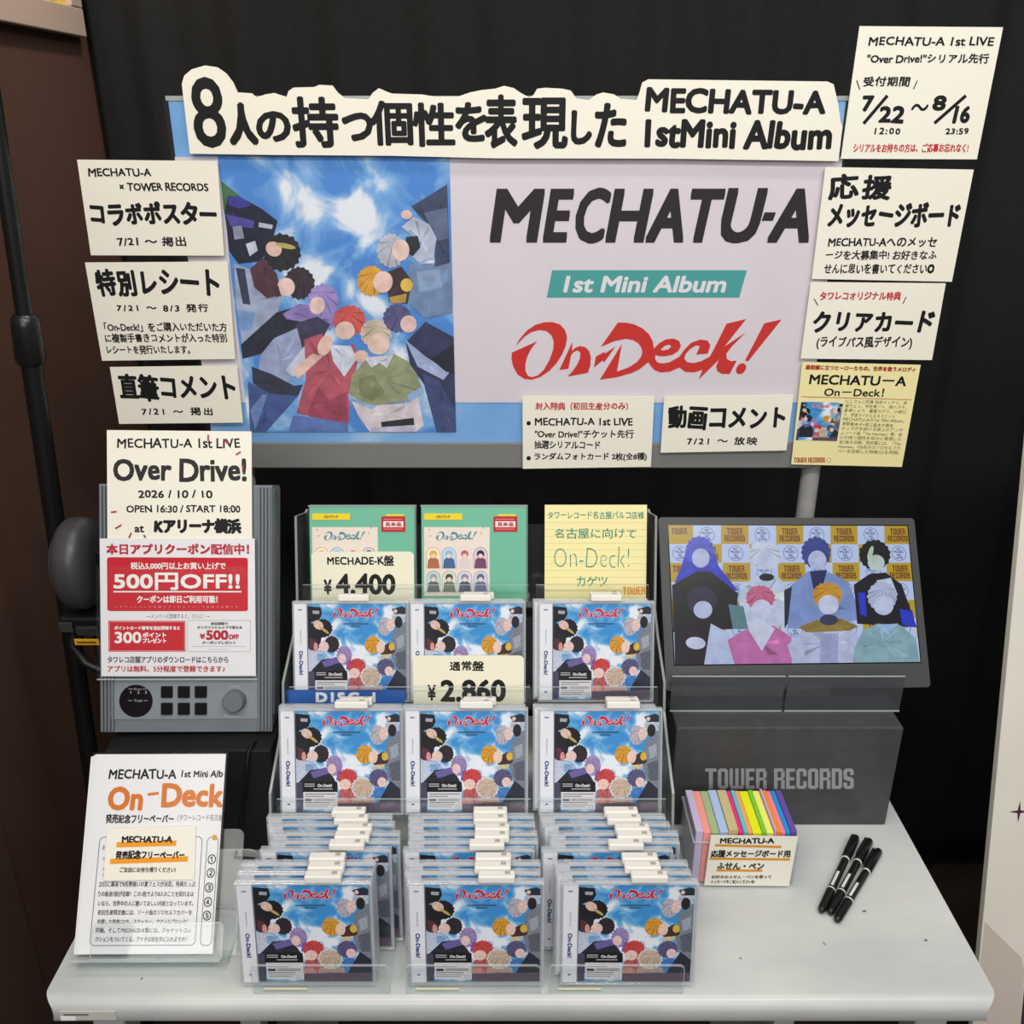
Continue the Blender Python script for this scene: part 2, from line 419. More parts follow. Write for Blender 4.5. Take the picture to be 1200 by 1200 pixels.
def boxfn(F, x0, y0, x1, y1, z, dy=0.0):
    a = F.px(x0, y1, z); b = F.px(x1, y1 + dy, z); d = F.px(x0, y0, z); c = F.px(x1, y0 + dy, z)
    return lambda s, t: (a * (1 - s) + b * s) * (1 - t) + (d * (1 - s) + c * s) * t

BLACK = ink((28, 28, 30)); RED = ink((196, 48, 60)); CREAM = mat((244, 240, 226), 0.75, 0.2, bump=0.08, scale=900); WHITE = ink((240, 240, 238))
TABLE_Z = 0.75

# ------------------------------------------------------------------ the setting
def noise_mat(name, c1, c2, scale, rough, bump=0.0, stretch=(1, 1, 1), spec=0.3, lo=0.35, hi=0.65):
    m = bpy.data.materials.new(name); m.use_nodes = True; nt = m.node_tree; b = nt.nodes['Principled BSDF']
    b.inputs['Roughness'].default_value = rough; b.inputs['Specular IOR Level'].default_value = spec
    tc = nt.nodes.new('ShaderNodeTexCoord'); mp = nt.nodes.new('ShaderNodeMapping'); nz = nt.nodes.new('ShaderNodeTexNoise'); r = nt.nodes.new('ShaderNodeValToRGB')
    mp.inputs['Scale'].default_value = stretch; nz.inputs['Scale'].default_value = scale; nz.inputs['Detail'].default_value = 6
    r.color_ramp.elements[0].position = lo; r.color_ramp.elements[1].position = hi
    r.color_ramp.elements[0].color = (*lin(c1), 1); r.color_ramp.elements[1].color = (*lin(c2), 1)
    nt.links.new(tc.outputs['Object'], mp.inputs['Vector']); nt.links.new(mp.outputs['Vector'], nz.inputs['Vector'])
    nt.links.new(nz.outputs['Fac'], r.inputs['Fac']); nt.links.new(r.outputs['Color'], b.inputs['Base Color'])
    if bump:
        bp = nt.nodes.new('ShaderNodeBump'); bp.inputs['Strength'].default_value = bump; bp.inputs['Distance'].default_value = 0.002
        nt.links.new(nz.outputs['Fac'], bp.inputs['Height']); nt.links.new(bp.outputs['Normal'], b.inputs['Normal'])
    return m
FLOOR = noise_mat('floor_vinyl', (52, 44, 38), (66, 56, 48), 14, 0.5)
WALL = noise_mat('brown_wall_panel', (86, 62, 53), (94, 68, 58), 2.5, 0.55, 0.0, (1, 1, 0.2))
CLOTH = noise_mat('black_curtain_cloth', (36, 36, 37), (41, 41, 42), 260, 0.9, 0.25, (1, 1, 1), 0.1)

b = MB(); b.box(-2.2, 2.6, -1.2, 2.2, -0.02, 0, FLOOR); struct(b.build('floor'))
b = MB(); b.box(-0.74, -0.70, 0.2, 1.82, 0, 2.5, WALL)
b.box(-0.6998, -0.698, 0.9, 1.02, 0.02, 2.5, mat((84, 66, 56), 0.6)); struct(b.build('wall_left'))
b = MB(); b.box(-0.74, 2.2, 1.82, 1.86, 0, 2.5, mat((60, 52, 48), 0.7)); struct(b.build('wall_back'))
b = MB(); b.box(-0.6998, -0.690, 0.2, 1.80, 0, 0.08, mat((40, 34, 30), 0.6)); struct(b.build('baseboard_left'))

# curtain with hanging folds
b = MB(); nx, nz = 260, 30; X0, X1 = -0.692, 1.5
vs = []
for j in range(nz + 1):
    z = 0.03 + (2.45 - 0.03) * j / nz
    for i in range(nx + 1):
        x = X0 + (X1 - X0) * i / nx
        w = 0.012 * math.sin(x * 17 + 0.5 * math.sin(z * 1.7)) + 0.009 * math.sin(x * 37 + 1.3 + 0.3 * z) + 0.004 * math.sin(x * 83 + z * 2)
        vs.append((x, 1.70 + w * (1.15 - 0.18 * z), z))
fs = [(j * (nx + 1) + i, j * (nx + 1) + i + 1, (j + 1) * (nx + 1) + i + 1, (j + 1) * (nx + 1) + i) for j in range(nz) for i in range(nx)]
b.add(vs, fs, CLOTH, True)
cur = b.build('curtain'); tag(cur, 'black cloth curtain hanging in folds behind the whole display', 'curtain')
sd = cur.modifiers.new('thickness', 'SOLIDIFY'); sd.thickness = 0.003

# framed yellow print on the left wall
WL = Vector((-0.70, 0, 0)); NX = Vector((1, 0, 0))
def at_wall(x, y): return on_plane(x, y, WL, NX)
p0 = at_wall(0, 29); p1 = at_wall(103, 45); q1 = at_wall(85, 8)
zb = (p0.z + p1.z) / 2; hf = at_wall(100, 13).z - p1.z
e = empty('framed_print', Matrix.Translation((-0.70, 1.2, zb)), 'yellow print in a pale beige frame on the brown left wall', 'picture')
b = MB(); b.box(0, 0.018, -0.42, 0.485, 0, hf, mat((196, 172, 156), 0.5), 0.002); b.box(0, 0.018, 0.445, 0.485, hf + .0005, 0.5, mat((196, 172, 156), 0.5), 0.002)
b.box(0, 0.018, -0.42, 0.485, 0.5005, 0.54, mat((196, 172, 156), 0.5), 0.002); b.build('picture_frame', e)
b = MB(); b.box(0.001, 0.008, -0.418, 0.444, hf + 0.0006, 0.4995, noise_mat('yellow_print', (214, 176, 40), (240, 214, 90), 30, 0.4)); b.build('print', e)

# leaning cream display board on the right
LB = 12.8
FB = upright(0.64, 0.95, EYE - 1.06, LB)
zlow = -(EYE - 1.06) / math.cos(math.radians(LB)) + 0.004
BOARDC = noise_mat('cream_board', (228, 223, 212), (234, 229, 218), 5, 0.6)
e = empty('display_board', FB.moved(0, zlow).M, 'large cream display board leaning at the right of the table', 'board')
Fb = FB.moved(0, zlow)
b = MB(); b.box(0, 0.75, 0, 1.45, -0.012, 0, BOARDC, 0.001); b.build('board', e)
PUR = ink((74, 40, 66)); b = MB()
c = Fb.px(1194, 951); r1 = 0.0135
st = []
for i in range(16):
    a = math.pi / 8 * i; rr = (r1 if i % 4 == 0 else (0.0028 if i % 2 == 0 else 0.0042)) * (1.15 if i % 8 == 4 else 1)
    st.append((c.x + rr * math.cos(a), c.y + rr * math.sin(a)))
b.poly(st, 0.0006, PUR); b.build('printed_sparkle', e); b = MB()
pts = [Fb.px(*p) for p in ((1154, 1080), (1168, 1094), (1197, 1122), (1200, 1138), (1196, 1200), (1146, 1200))]
pts = pts + [Vector((0.001, pts[-1].y))]
b.poly([(max(p.x, 0.001), p.y) for p in pts], 0.0004, ink((206, 194, 184))); b.build('printed_tint', e); b = MB()
a1, a2 = Fb.px(1203, 1125), Fb.px(1196, 1200)
b.poly([(a1.x, a1.y), (a2.x, a2.y), (a2.x + .006, a2.y), (a1.x + .006, a1.y)], 0.0008, PUR); b.build('printed_line', e)
b = MB(); b.box(0.30, 0.42, 0.0, 1.2, -0.03, -0.0125, mat((70, 62, 55), 0.7)); b.build('back_stay', e)

# ------------------------------------------------------------------ table
TX0, TX1, TY0, TY1 = -0.495, 0.513, 0.7215, 1.22
TOPM = noise_mat('pale_grey_enamel', (194, 197, 197), (212, 214, 212), 5, 0.3, 0.0, (1, 2.2, 1), 0.5)
t = empty('display_table', Matrix.Translation((0.01, TY0, 0)), 'pale grey metal display table with rounded front edge', 'table')
tt = Matrix.Translation((-0.01, -TY0, 0))
b = MB(); r = 0.014; th = 0.034
prof = [(TY1, TABLE_Z), (TY0 + .002, TABLE_Z)] + [(TY0 - r * math.sin(a) * 0.95, TABLE_Z - r + r * math.cos(a)) for a in [math.radians(d) for d in range(8, 91, 8)]] + [(TY0 - r * .95, TABLE_Z - th + .012), (TY0 - r * .7, TABLE_Z - th + .003), (TY0, TABLE_Z - th), (TY1, TABLE_Z - th)]
n = len(prof)
def xin(y, s): # rounded plan corners
    d = max(0, TY0 + 0.012 - y); return s * (0.02 * (1 - math.sqrt(max(0, 1 - (d / 0.0275) ** 2))))
vs = [(TX0 + xin(y, 1), y, z) for y, z in prof] + [(TX1 - xin(y, 1), y, z) for y, z in prof]
fs = [(i, i + n, (i + 1) % n + n, (i + 1) % n) for i in range(n)]
fs = [f[::-1] for f in fs]
b.add(vs, fs, TOPM, True); b.add(vs[:n], [tuple(range(n))], TOPM); b.add(vs[n:], [tuple(range(n))[::-1]], TOPM)
top = b.build('tabletop', t, tt)
es = top.modifiers.new('edges', 'EDGE_SPLIT'); es.split_angle = math.radians(50)
SCUFF = ink((120, 118, 116)); b = MB()
for (x, y, w, h) in ((1013, 1068, 7, 2.2), (868, 1123, 3, 2), (966, 1106, 2, 4), (1085, 1102, 5, 2.5), (600, 1174, 8, 2), (592, 1181, 7, 3), (614, 1171, 4, 2), (166, 1147, 2.6, 2.2), (104, 1160, 6, 2), (905, 1167, 3, 2), (930, 1165, 4, 1.6)):
    c = at_z(x, y, TABLE_Z); k = 0.95 / FPX
    if c.y < TY0 + 0.004: continue
    b = MB(); b.poly([(p[0] + random.uniform(-.2, .2) * k, p[1]) for p in ell(c.x, c.y, w * k / 2, h * k / 1.2, 0.3, 9)], TABLE_Z + 0.0002, SCUFF); b.build('scuff_mark', t, tt)
SM = noise_mat('rubbed_smudge', (172, 172, 172), (196, 197, 197), 60, 0.45)
for i, (x, y) in enumerate(((TX0 + .04, TY0 + .05), (TX1 - .04, TY0 + .05), (TX0 + .04, TY1 - .04), (TX1 - .04, TY1 - .04))):
    b = MB(); b.box(x - .018, x + .018, y - .018, y + .018, 0.0, TABLE_Z - th, TOPM, 0.003); b.build('leg', t, tt)
b = MB(); b.box(TX0 + .03, TX1 - .03, TY0 + .06, TY1 - .03, TABLE_Z - th - 0.03, TABLE_Z - th - .0004, mat((150, 150, 150), 0.5)); b.build('under_frame', t, tt)
b = MB(); yf = TY0 - r * .95; zz = TABLE_Z - 0.018
lx0, lx1 = at_y(70, 1185, yf).x, at_y(136, 1188, yf).x
b.box(lx0, lx1, yf - .0012, yf - .0001, zz - .006, zz + .006, mat((205, 203, 198), 0.3)); 
b.box(lx0 + .004, lx0 + .03, yf - .0016, yf - .0013, zz + .001, zz + .003, ink((110, 105, 100)))
b.box(lx0, lx0 + .016, yf - .0018, yf - .0013, zz - .006, zz - .001, ink((250, 250, 250))); b.build('label_strip', t, tt)

# two low riser boxes standing at the back of the table
def riser(x0, x1, y0, y1, h, m, label):
    e = empty('riser_box', Matrix.Translation((x0, y0, TABLE_Z)), label, 'box')
    b = MB(); b.box(0, x1 - x0, 0, y1 - y0, 0.0003, h, m, 0.002); b.build('box_shell', e)
    return e
BX0, BY0, BH = 0.205, 0.976, 0.153
gb = riser(BX0, 0.489, BY0, 1.19, BH, noise_mat('dark_grey_board', (68, 68, 71), (75, 75, 78), 40, 0.42, 0, (1, 1, 1), 0.4), 'dark grey box with pale block capitals, under the video screen')
FG = upright(BX0, BY0, TABLE_Z)
b = MB(); put_block(b, 'TOWER RECORDS', boxfn(FG, 826.5, 900.5, 1000.5, 924.5, 0.0006), 0.0006, mat((158, 158, 162), 0.4, 0.4)); b.build('lettering', gb, Matrix(((1, 0, 0, 0), (0, 0, -1, 0), (0, 1, 0, 0), (0, 0, 0, 1))))
riser(-0.49, -0.29, 0.93, 1.17, BH, mat((30, 30, 31), 0.5, 0.3), 'plain black box under the grey listening unit')

# ------------------------------------------------------------------ poster stand
YP = 1.27
FP = upright(0, YP, 1.2)                                   # front face of the poster panel
BLUEP = sky_print('blue_poster_paper', (112, 168, 228), (204, 226, 246), 5, 0.36, 0.74, (132, 182, 234))
pe = empty('poster_stand', Matrix.Translation((0, YP, 0)), 'poster panel on grey posts with red title and sky picture', 'sign stand')
Pm = lambda: Matrix(((1, 0, 0, 0), (0, 0, -1, 0), (0, 1, 0, 1.2), (0, 0, 0, 1)))
def quad(F, *px): return [tuple(F.px(x, y)) for x, y in px]
bl, tr = FP.px(244, 519), FP.px(992, 118.5); tl = FP.px(197, 120)
px0 = tl.x; px1 = tr.x; pz0 = bl.y; pz1 = tr.y
b = MB(); b.box(px0, px1, pz0, pz1, -0.012, 0, BLUEP, 0.001); b.build('poster_board', pe, Pm())
LAV = mat((221, 213, 222), 0.5, 0.25, vary=0.025, scale=8)
b = MB(); q = FP.px(205, 184); q2 = FP.px(958, 471.5)
b.box(q.x, px1 + 0.004, q2.y, q.y, 0.0003, 0.0010, LAV); b.build('title_sheet', pe, Pm())
# sleeve over the sheets, with its bright folded top
b = MB(); b.box(px0 - .002, px1 + .002, pz1 + .0006, pz1 + .006, -0.013, 0.002, EDGE); b.add([(px0 - .004, pz0, .0046), (px1 + .006, pz0, .0046), (px1 + .006, pz1, .0046), (px0 - .004, pz1, .0046)], [(0, 1, 2, 3)], SLEEVE); b.build('clear_sleeve', pe, Pm())
GREY = mat((128, 128, 127), 0.45, 0.4)
b = MB(); r0 = FP.px(240, 548); r1 = FP.px(958, 517.5)
b.box(px0 + 0.004, r1.x, r0.y, r1.y - 0.0006, -0.022, 0.003, GREY, 0.002); b.build('bottom_rail', pe, Pm())
for xp in (px0 + 0.035, at_y(948, 575, YP + .02).x):
    b = MB(); b.tube([(xp, 0.024, r0.y + 1.2 - .001), (xp, 0.024, 0.012)], 0.0135, mat((168, 168, 168), 0.35, 0.5), 20); b.box(xp - .06, xp + .06, -.04, .11, 0.0005, .012, GREY, .003)
    b.build('post', pe)
# big title
b = MB()
T0, T1 = 221.4, 284.6
M3 = ink((40, 34, 38))
for ch, x0, x1, y0, y1 in (('M', 573.3, 638.5, T0, T1), ('E', 636, 673, T0, T1), ('C', 671, 715.5, 219.8, 286), ('H', 710, 764.5, T0, T1), ('A', 757, 802, T0, T1), ('T', 809, 848, T0, T1), ('U', 843, 895.5, T0, 286), ('A', 901, 950.5, T0, T1)):
    l, rr = FP.px(x0, 253), FP.px(x1, 253); tp, bt = FP.px((x0 + x1) / 2, y0), FP.px((x0 + x1) / 2, y1)
    sh = 0.155; H = (tp - bt).length; w = (rr - l).length
    W = w - {'T': 0.0, 'A': 0.0, 'U': 0.7, 'C': 0.7}.get(ch, 1.0) * sh * H
    put_text(b, ch, (l + rr) / 2 + Vector(({'A': 0.5, 'T': -0.5}.get(ch, 0.0) * sh * H, 0)), Vector((W, 0)), Vector((0, H)), M3, 0.0014, bold=0.0027, shear=sh, track=False, square=ch != 'C')
c0 = FP.px(892, 258.7); c1 = FP.px(909, 248.7)
b.poly([(c0.x, c0.y), (c1.x - .003, c0.y), (c1.x, c1.y), (c0.x + .003, c1.y)], 0.0014, M3)
b.build('black_title', pe, Pm())
b = MB(); b.poly(quad(FP, (640.7, 348.5), (866, 348.5), (875, 316.5), (647, 316.5)), 0.0013, ink((74, 160, 158))); b.build('teal_banner', pe, Pm())
b = MB(); write(b, FP, '1st Mini Album', (661.7, 323, 851.7, 343.2), ink((226, 224, 232)), 0.0017, bold=0.0011, shear=0.2); b.build('banner_lettering', pe, Pm())
b = MB(); fn = (lambda o, s: (lambda x, y: (o.x + x * s, o.y + y * s)))
o = FP.px(598.5, 444); o2 = FP.px(909.5, 444)
put_title(b, fn(Vector((o.x, FP.px(600, 457.5).y)) - Vector((0, 0)), (o2.x - o.x)), 0.0014, ink((204, 48, 42))); b.build('red_title', pe, Pm())

# generic sky picture: faceless colour patches around an opening of sky
PIC = [
 ((60,105,62), [(272,105),(300,128),(345,165),(330,220),(280,225)]),
 ((24,26,46), [(285,225),(300,165),(345,168),(430,215),(490,262),(478,310),(425,420),(335,430),(300,380)]),
 ((58,56,150), [(300,170),(345,165),(390,200),(345,215),(300,200)]), ((70,66,150), [(288,235),(400,262),(395,290),(310,285)]),
 ((196,200,216), [(418,268),(472,278),(468,294),(416,286)]), ((150,156,178), [(315,285),(350,280),(360,330),(322,335)]), ((205,208,222), [(365,352),(402,340),(412,378),(380,400)]),
 ((165,176,204), [(318,430),(395,455),(450,555),(505,550),(480,640),(345,745),(326,600)]),
 ((48,54,76), [(325,445),(360,450),(380,590),(350,585)]), ((120,160,215), [(328,610),(400,620),(380,690),(335,690)]),
 ((82,46,54), [(380,450),(430,405),(485,470),(505,548),(445,565),(395,520)]),
 ((34,32,36), ell(505,385,72,72,0.3)), ((236,200,182), ell(474,372,32,28,0.6)), ((190,170,90), ell(520,360,40,10,0.2)),
 ((52,40,46), ell(572,505,58,62,0)), ((240,206,194), ell(520,520,34,36,0)), ((70,42,48), [(470,520),(490,515),(500,555),(478,560)]),
 ((34,36,48), [(340,745),(480,620),(545,600),(640,640),(560,700),(420,780),(345,800)]),
 ((148,126,196), [(505,625),(570,585),(690,600),(712,650),(690,690),(600,660),(520,645)]),
 ((160,140,206), ell(665,575,58,66,-0.2)), ((240,206,198), ell(640,592,30,34,0.2)),
 ((58,54,80), [(560,660),(640,635),(690,665),(660,720),(590,760),(540,740)]),
 ((158,170,206), [(470,720),(560,680),(580,760),(520,850),(540,880),(490,910),(400,870),(420,780)]),
 ((48,50,68), [(380,830),(460,860),(545,905),(580,900),(560,945),(450,940),(385,895)]),
 ((66,86,146), [(365,890),(450,935),(560,945),(432,1085),(370,1085)]), ((110,140,196), [(372,1000),(420,940),(440,940),(390,1080)]),
 ((94,120,186), [(540,1020),(752,1048),(756,1086),(520,1086)]),
 ((206,212,230), [(512,845),(600,735),(650,770),(590,860),(540,870)]),
 ((186,84,98), [(588,725),(655,702),(720,770),(780,740),(800,800),(762,930),(758,1052),(553,1012),(592,880)]), ((160,66,84), [(600,1000),(640,910),(680,960),(750,930),(756,1050),(600,1025)]),
 ((216,222,238), [(686,745),(770,750),(792,800),(742,870),(700,810)]), ((240,200,184), ell(668,748,26,42,0.4)), ((236,196,182), [(540,840),(620,780),(660,790),(560,880)]),
 ((238,198,180), ell(810,790,28,24,0)),
 ((214,84,74), ell(766,650,62,58,0)), ((242,204,190), ell(748,690,38,36,0)),
 ((228,214,218), [(765,955),(850,980),(995,975),(1030,940),(1052,1060),(1020,1086),(840,1086),(800,1030)]),
 ((150,158,118), [(772,865),(830,800),(940,782),(1012,820),(1048,920),(1000,962),(850,985),(758,945)]), ((130,134,92), [(800,880),(860,860),(900,930),(850,965),(800,940)]),
 ((150,186,232), [(757,935),(800,965),(870,985),(850,998),(760,962)]), ((150,186,232), [(985,945),(1048,905),(1052,935),(1000,968)]),
 ((226,222,236), [(820,795),(935,785),(910,835),(880,815),(850,835)]),
 ((216,196,172), ell(868,702,60,56,0)), ((244,210,192), ell(878,742,44,42,0)),
 ((36,36,42), [(884,1046),(1012,1030),(1015,1058),(886,1066)]), ((196,196,220), [(842,1068),(1018,1060),(1020,1087),(842,1087)]),
 ((46,50,82), [(985,735),(1062,655),(1176,715),(1178,1085),(1102,1085),(1055,900),(1000,820)]), ((62,72,120), [(1050,860),(1110,880),(1176,1000),(1178,1085),(1102,1085)]),
 ((168,182,222), [(982,725),(1060,790),(1155,852),(1130,882),(1030,830)]), ((30,32,46), [(1080,800),(1174,740),(1176,860),(1140,850)]),
 ((86,82,128), ell(952,642,54,54,0.3)), ((236,200,192), ell(996,664,32,34,0)),
 ((112,138,176), [(1000,430),(1166,425),(1168,620),(1062,642),(1000,590)]), ((140,164,200), [(1030,460),(1120,450),(1130,520),(1040,540)]),
 ((56,40,40), [(912,462),(970,440),(1012,498),(992,585),(920,575)]), ((236,192,76), ell(990,512,24,26,0)), ((190,150,60), [(920,560),(990,545),(985,580),(930,585)]),
 ((232,166,52), ell(852,496,54,58,0)), ((244,206,190), ell(898,500,38,42,0.2)),
 ((56,66,94), [(1012,205),(1150,120),(1159,425),(1100,442),(1104,300),(1040,240)]), ((90,102,132), [(1060,230),(1150,210),(1155,330),(1110,340)]),
 ((186,194,216), [(972,285),(1020,245),(1080,275),(1108,330),(1095,405),(1040,425),(1010,400),(1050,350)]), ((236,198,188), ell(992,238,22,18,0)),
 ((34,34,40), [(990,325),(1035,320),(1045,365),(1015,400),(985,380)]),
 ((192,192,204), ell(930,378,52,66,0)), ((240,208,196), ell(968,376,34,42,0)),
]
b = MB(); a0 = FP.px(258.6, 183); a1 = FP.px(528, 183); a2 = FP.px(533.4, 505.5); a3 = FP.px(289.5, 505.5)
xl, xr, zt, zb_ = (a0.x + a3.x) / 2, (a1.x + a2.x) / 2, a0.y, a2.y
def pic_xy(x, y):
    t = (y - 8) / 1077.0; sl = 262 + 103 * t; sr = 1160 + 18 * t
    s = min(max((x - sl) / (sr - sl), 0.0), 1.0)
    p = FP.px(400, 180 + y / 3.3333)
    return (xl + (xr - xl) * s, min(max(p.y, zb_), zt))
_cl = []
for x, y, r_, a_ in ((640, 60, 150, .14), (500, 130, 130, .14), (620, 220, 110, .15), (820, 270, 190, .2), (760, 200, 90, .1), (640, 490, 90, .2), (790, 545, 110, .2), (880, 600, 90, .2), (520, 330, 80, .15), (900, 100, 90, .1), (400, 1040, 200, .08)):
    p = pic_xy(x, y); _cl.append((p[0], p[1], r_ * .00034, a_))
PSKY = sky_print('printed_sky', (78, 138, 216), (232, 238, 248), 16, 0.46, 0.68, (128, 178, 232), _cl)
b.box(xl, xr, zb_, zt, 0.0012, 0.0018, PSKY)
z = 0.0020
for c, pts in PIC:
    c = tuple(int(v * .9 + w * .1) for v, w in zip(c, (150, 165, 200)))  # hazy glare of the sleeve mixed into the picture's colours
    z = patch(b, pic_xy, c, pts, z, 8e-6, lambda q: art(q, 55), 95, 233)
b.build('sky_picture', pe, Pm())

# ------------------------------------------------------------------ hand-lettered cards taped to the poster stand
FC = FP.moved(0, 0, 0.008)                                  # the cards hang just in front of the sleeve
def card(name, label, cat, plane, corners, m=CREAM, thick=0.0012, lift=0.0, group=None, rad=0.0):
    """corners TL TR BR BL as seen; the card gets its own frame at its lower middle"""
    P = [plane.px(*c, lift) for c in corners]
    mid = (P[2] + P[3]) / 2
    F = plane.moved(mid.x, mid.y, lift)
    ux = (P[2] - P[3]); F = F.turned(math.atan2(ux.y, ux.x))
    Q = [F.px(*c) for c in corners]
    b = MB()
    if rad:
        x0 = min(q.x for q in Q); x1 = max(q.x for q in Q); y1 = (Q[0].y + Q[1].y) / 2
        pts = rrect((Q[0].x + Q[3].x) / 2, 0, (Q[1].x + Q[2].x) / 2, y1, rad, corners=(1, 1, 0, 0))
    else: pts = [Q[3], Q[2], Q[1], Q[0]]
    b.poly(pts, thick, m, thick=thick)
    o = b.build(name, None, F.M); tag(o, label, cat, group)
    F.t = thick + 0.0002
    return o, F
def lines(o, F, items, name='lettering'):
    b = MB()
    for it in items:
        text, box, m = it[0], it[1], it[2]; kw = it[3] if len(it) > 3 else {}
        if text is None: dash(b, F, *box, kw.get('w', 0.0022), m, F.t)
        else: write(b, F, text, box, m, F.t, **{**dict(bold=0.0003, jit=0.6), **kw})
    return b.build(name, o)
K = BLACK; H3 = dict(bold=0.0014, jit=1.0); H2 = dict(bold=0.0013, jit=0.8); H1 = dict(bold=0.00035, jit=0.9); TH = dict(bold=0.00028, jit=0.9)

o, F = card('paper_card', 'cream card at top left of the poster with two lines of capitals above heavy katakana', 'card', FC, [(90.7,187),(255,188.7),(263,299.5),(107,299)])
lines(o, F, [('MECHATU-A',(103,197,177,207.5),K,H1),('× TOWER RECORDS',(140,214,244,224.5),K,H1),('コラボポスター',(105,236,254,265),K,H3),('7/21 〜 掲出',(137,277,218,289),K,H1)])
o, F = card('paper_card', 'cream card second down on the left with three small lines under the date', 'card', FC, [(100,307.5),(267,306.5),(276,420.5),(120,422.5)])
lines(o, F, [('特別レシート',(112,315,257,348),K,H3),('7/21 〜 8/3 発行',(137,356,244,366),K,H1),('「On-Deck!」をご購入いただいた方',(122,377.5,266,389),K,TH),('に複製手書きコメントが入った特別',(123,390.5,266,402),K,TH),('レシートを発行いたします。',(125,404.5,222.5,415.5),K,TH)])
o, F = card('paper_card', 'small wide cream card third down on the left, above the listening unit', 'card', FC, [(129,430),(278,428),(285,495),(140,496.5)])
lines(o, F, [('直筆コメント',(139,438,276,471),K,H3),('7/21 〜 掲出',(166,477,249,487),K,H1)])
o, F = card('paper_card', 'tall cream card at top right with large dates and a red bottom line', 'card', FC, [(1007,30.7),(1175,32),(1144.3,186.7),(985,186)])
lines(o, F, [('MECHATU-A 1st LIVE',(1018,42.7,1165,54),K,H1),('"Over Drive!"シリアル先行',(1016,62.7,1159,75),K,H1),('受付期間',(1012,89.3,1066.7,101.7),K,H1),(None,(1004,94.3,1007.5,105),K,dict(w=.0013)),(None,(1075,94.3,1070.5,104.5),K,dict(w=.0013)),
  ('7',(1010,111.7,1024,131),K,H2),(None,(1040,112,1012,145),K,dict(w=.0042)),('22',(1030,124,1060,145),K,H2),('〜',(1068,121.7,1088,130),K,H1),('8',(1093,111.7,1109,130),K,H2),(None,(1132,112,1095,144.5),K,dict(w=.0042)),('16',(1117,124,1137,145),K,H2),('12:00',(1025,149.5,1055,157.7),K,H1),('23:59',(1108,150,1135,157.7),K,H1),('シリアルをお持ちの方は、ご応募お忘れなく!',(1000,168,1135,179),RED,TH)])
o, F = card('paper_card', 'cream card second down on the right with heavy two-line heading', 'card', FC, [(967,195.7),(1140.7,198.7),(1115,330),(951,326.7)])
lines(o, F, [('応援',(971.7,203.5,1045,235),K,H3),('メッセージボード',(970.7,236.7,1125,266.7),K,H3),('MECHATU-Aへのメッセ',(970.7,278,1098,289.5),K,H1),('ージを大募集中! お好きなふ',(967.7,293,1097.7,305),K,TH),('せんに思いを書いてください◎',(965.7,309,1095,321),K,TH)])
o, F = card('paper_card', 'cream card third down on the right with a red top line over heavy katakana', 'card', FC, [(950,330.3),(1108,331.9),(1091.7,421.7),(938,420)])
lines(o, F, [('タワレコオリジナル特典',(960.7,341.7,1056,352.3),RED,H1),(None,(954,350,958.5,358),K,dict(w=.0013)),(None,(1062,348,1058,356),K,dict(w=.0013)),('クリアカード',(952.7,364,1095,390),K,H3),('(ライブパス風デザイン)',(957,394,1069,410),K,H1)])
o, F = card('paper_card', 'cream card with a red heading and two bullet points below the title sheet', 'card', FC, [(612.3,464),(766.7,464.3),(762.7,546.7),(612.7,549)])
lines(o, F, [('封入特典（初回生産分のみ）',(627.3,471,736,481),RED,TH),('•',(617,493.5,622,498.5),K,H1),('MECHATU-A 1st LIVE',(626.7,489.3,741.7,499.3),K,H1),('"Over Drive!"チケット先行',(626.7,503.7,742.7,514),K,TH),('抽選シリアルコード',(626,516,703.3,526),K,TH),('•',(617,534.5,622,539.5),K,H1),('ランダムフォトカード 2枚(全8種)',(626,530,758,540.7),K,TH)])
o, F = card('paper_card', 'cream card with one heavy heading line under the title sheet, beside the yellow memo', 'card', FC, [(778.3,464.2),(929.7,462.4),(921.3,527.6),(773.9,530.2)])
lines(o, F, [('動画コメント',(782.3,475.2,920.5,504.5),K,H3),('7/21 〜 放映',(805,511.9,887.5,521.8),K,H1)])
# yellow memo with a little picture
YEL = mat((246, 236, 176), 0.7, 0.2)
o, F = card('memo_sheet', 'pale yellow printed memo with small cover picture at lower right of the poster', 'memo', FC, [(940,424),(1078.8,427.5),(1056.7,547),(927,544)], YEL, 0.0006)
DR = ink((168, 40, 40)); NB = dict(jit=0)
body = ['にじさんじ所属 佐伯イッテツ、赤','城ウェン、宇佐美リト、緋八マナ、','星導ショウ、叢雲カゲツ、小柳ロ','ウ、伊波ライからなるユニット','MECHATU-Aの1st Mini Album。','草野華余子×堀江晶太の黄金','タッグが手掛ける極上のアンサ','ムソード曲「The Hearties」等、彼','らの持つ個性を存分に表現した','全7曲を収録。限定盤には、「The','Hearties」の8名分のソロセルフカ','バーを収録した特典CDを同梱。']
it = [('最前線に立つヒーローたちの、世界を救うメロディ',(944,428.8,1073,434.6),DR,dict(jit=0,dy=3,bold=.0003)),('MECHATU－A',(948.7,440,1062.5,451.5),K,dict(jit=0,dy=2.5,bold=.0005)),('On－Deck！',(966,455,1036,464.5),K,dict(jit=0,dy=1,bold=.0003))]
for i, s in enumerate(body):
    y = 469 + i * 5.3; sx = 991.2 - i * 0.85
    it.append((s, (sx, y, sx + (72 if i not in (3, 5) else 60), y + 4.3), ink((60, 56, 40)), dict(jit=0, dy=2.2, bold=0)))
lines(o, F, it)
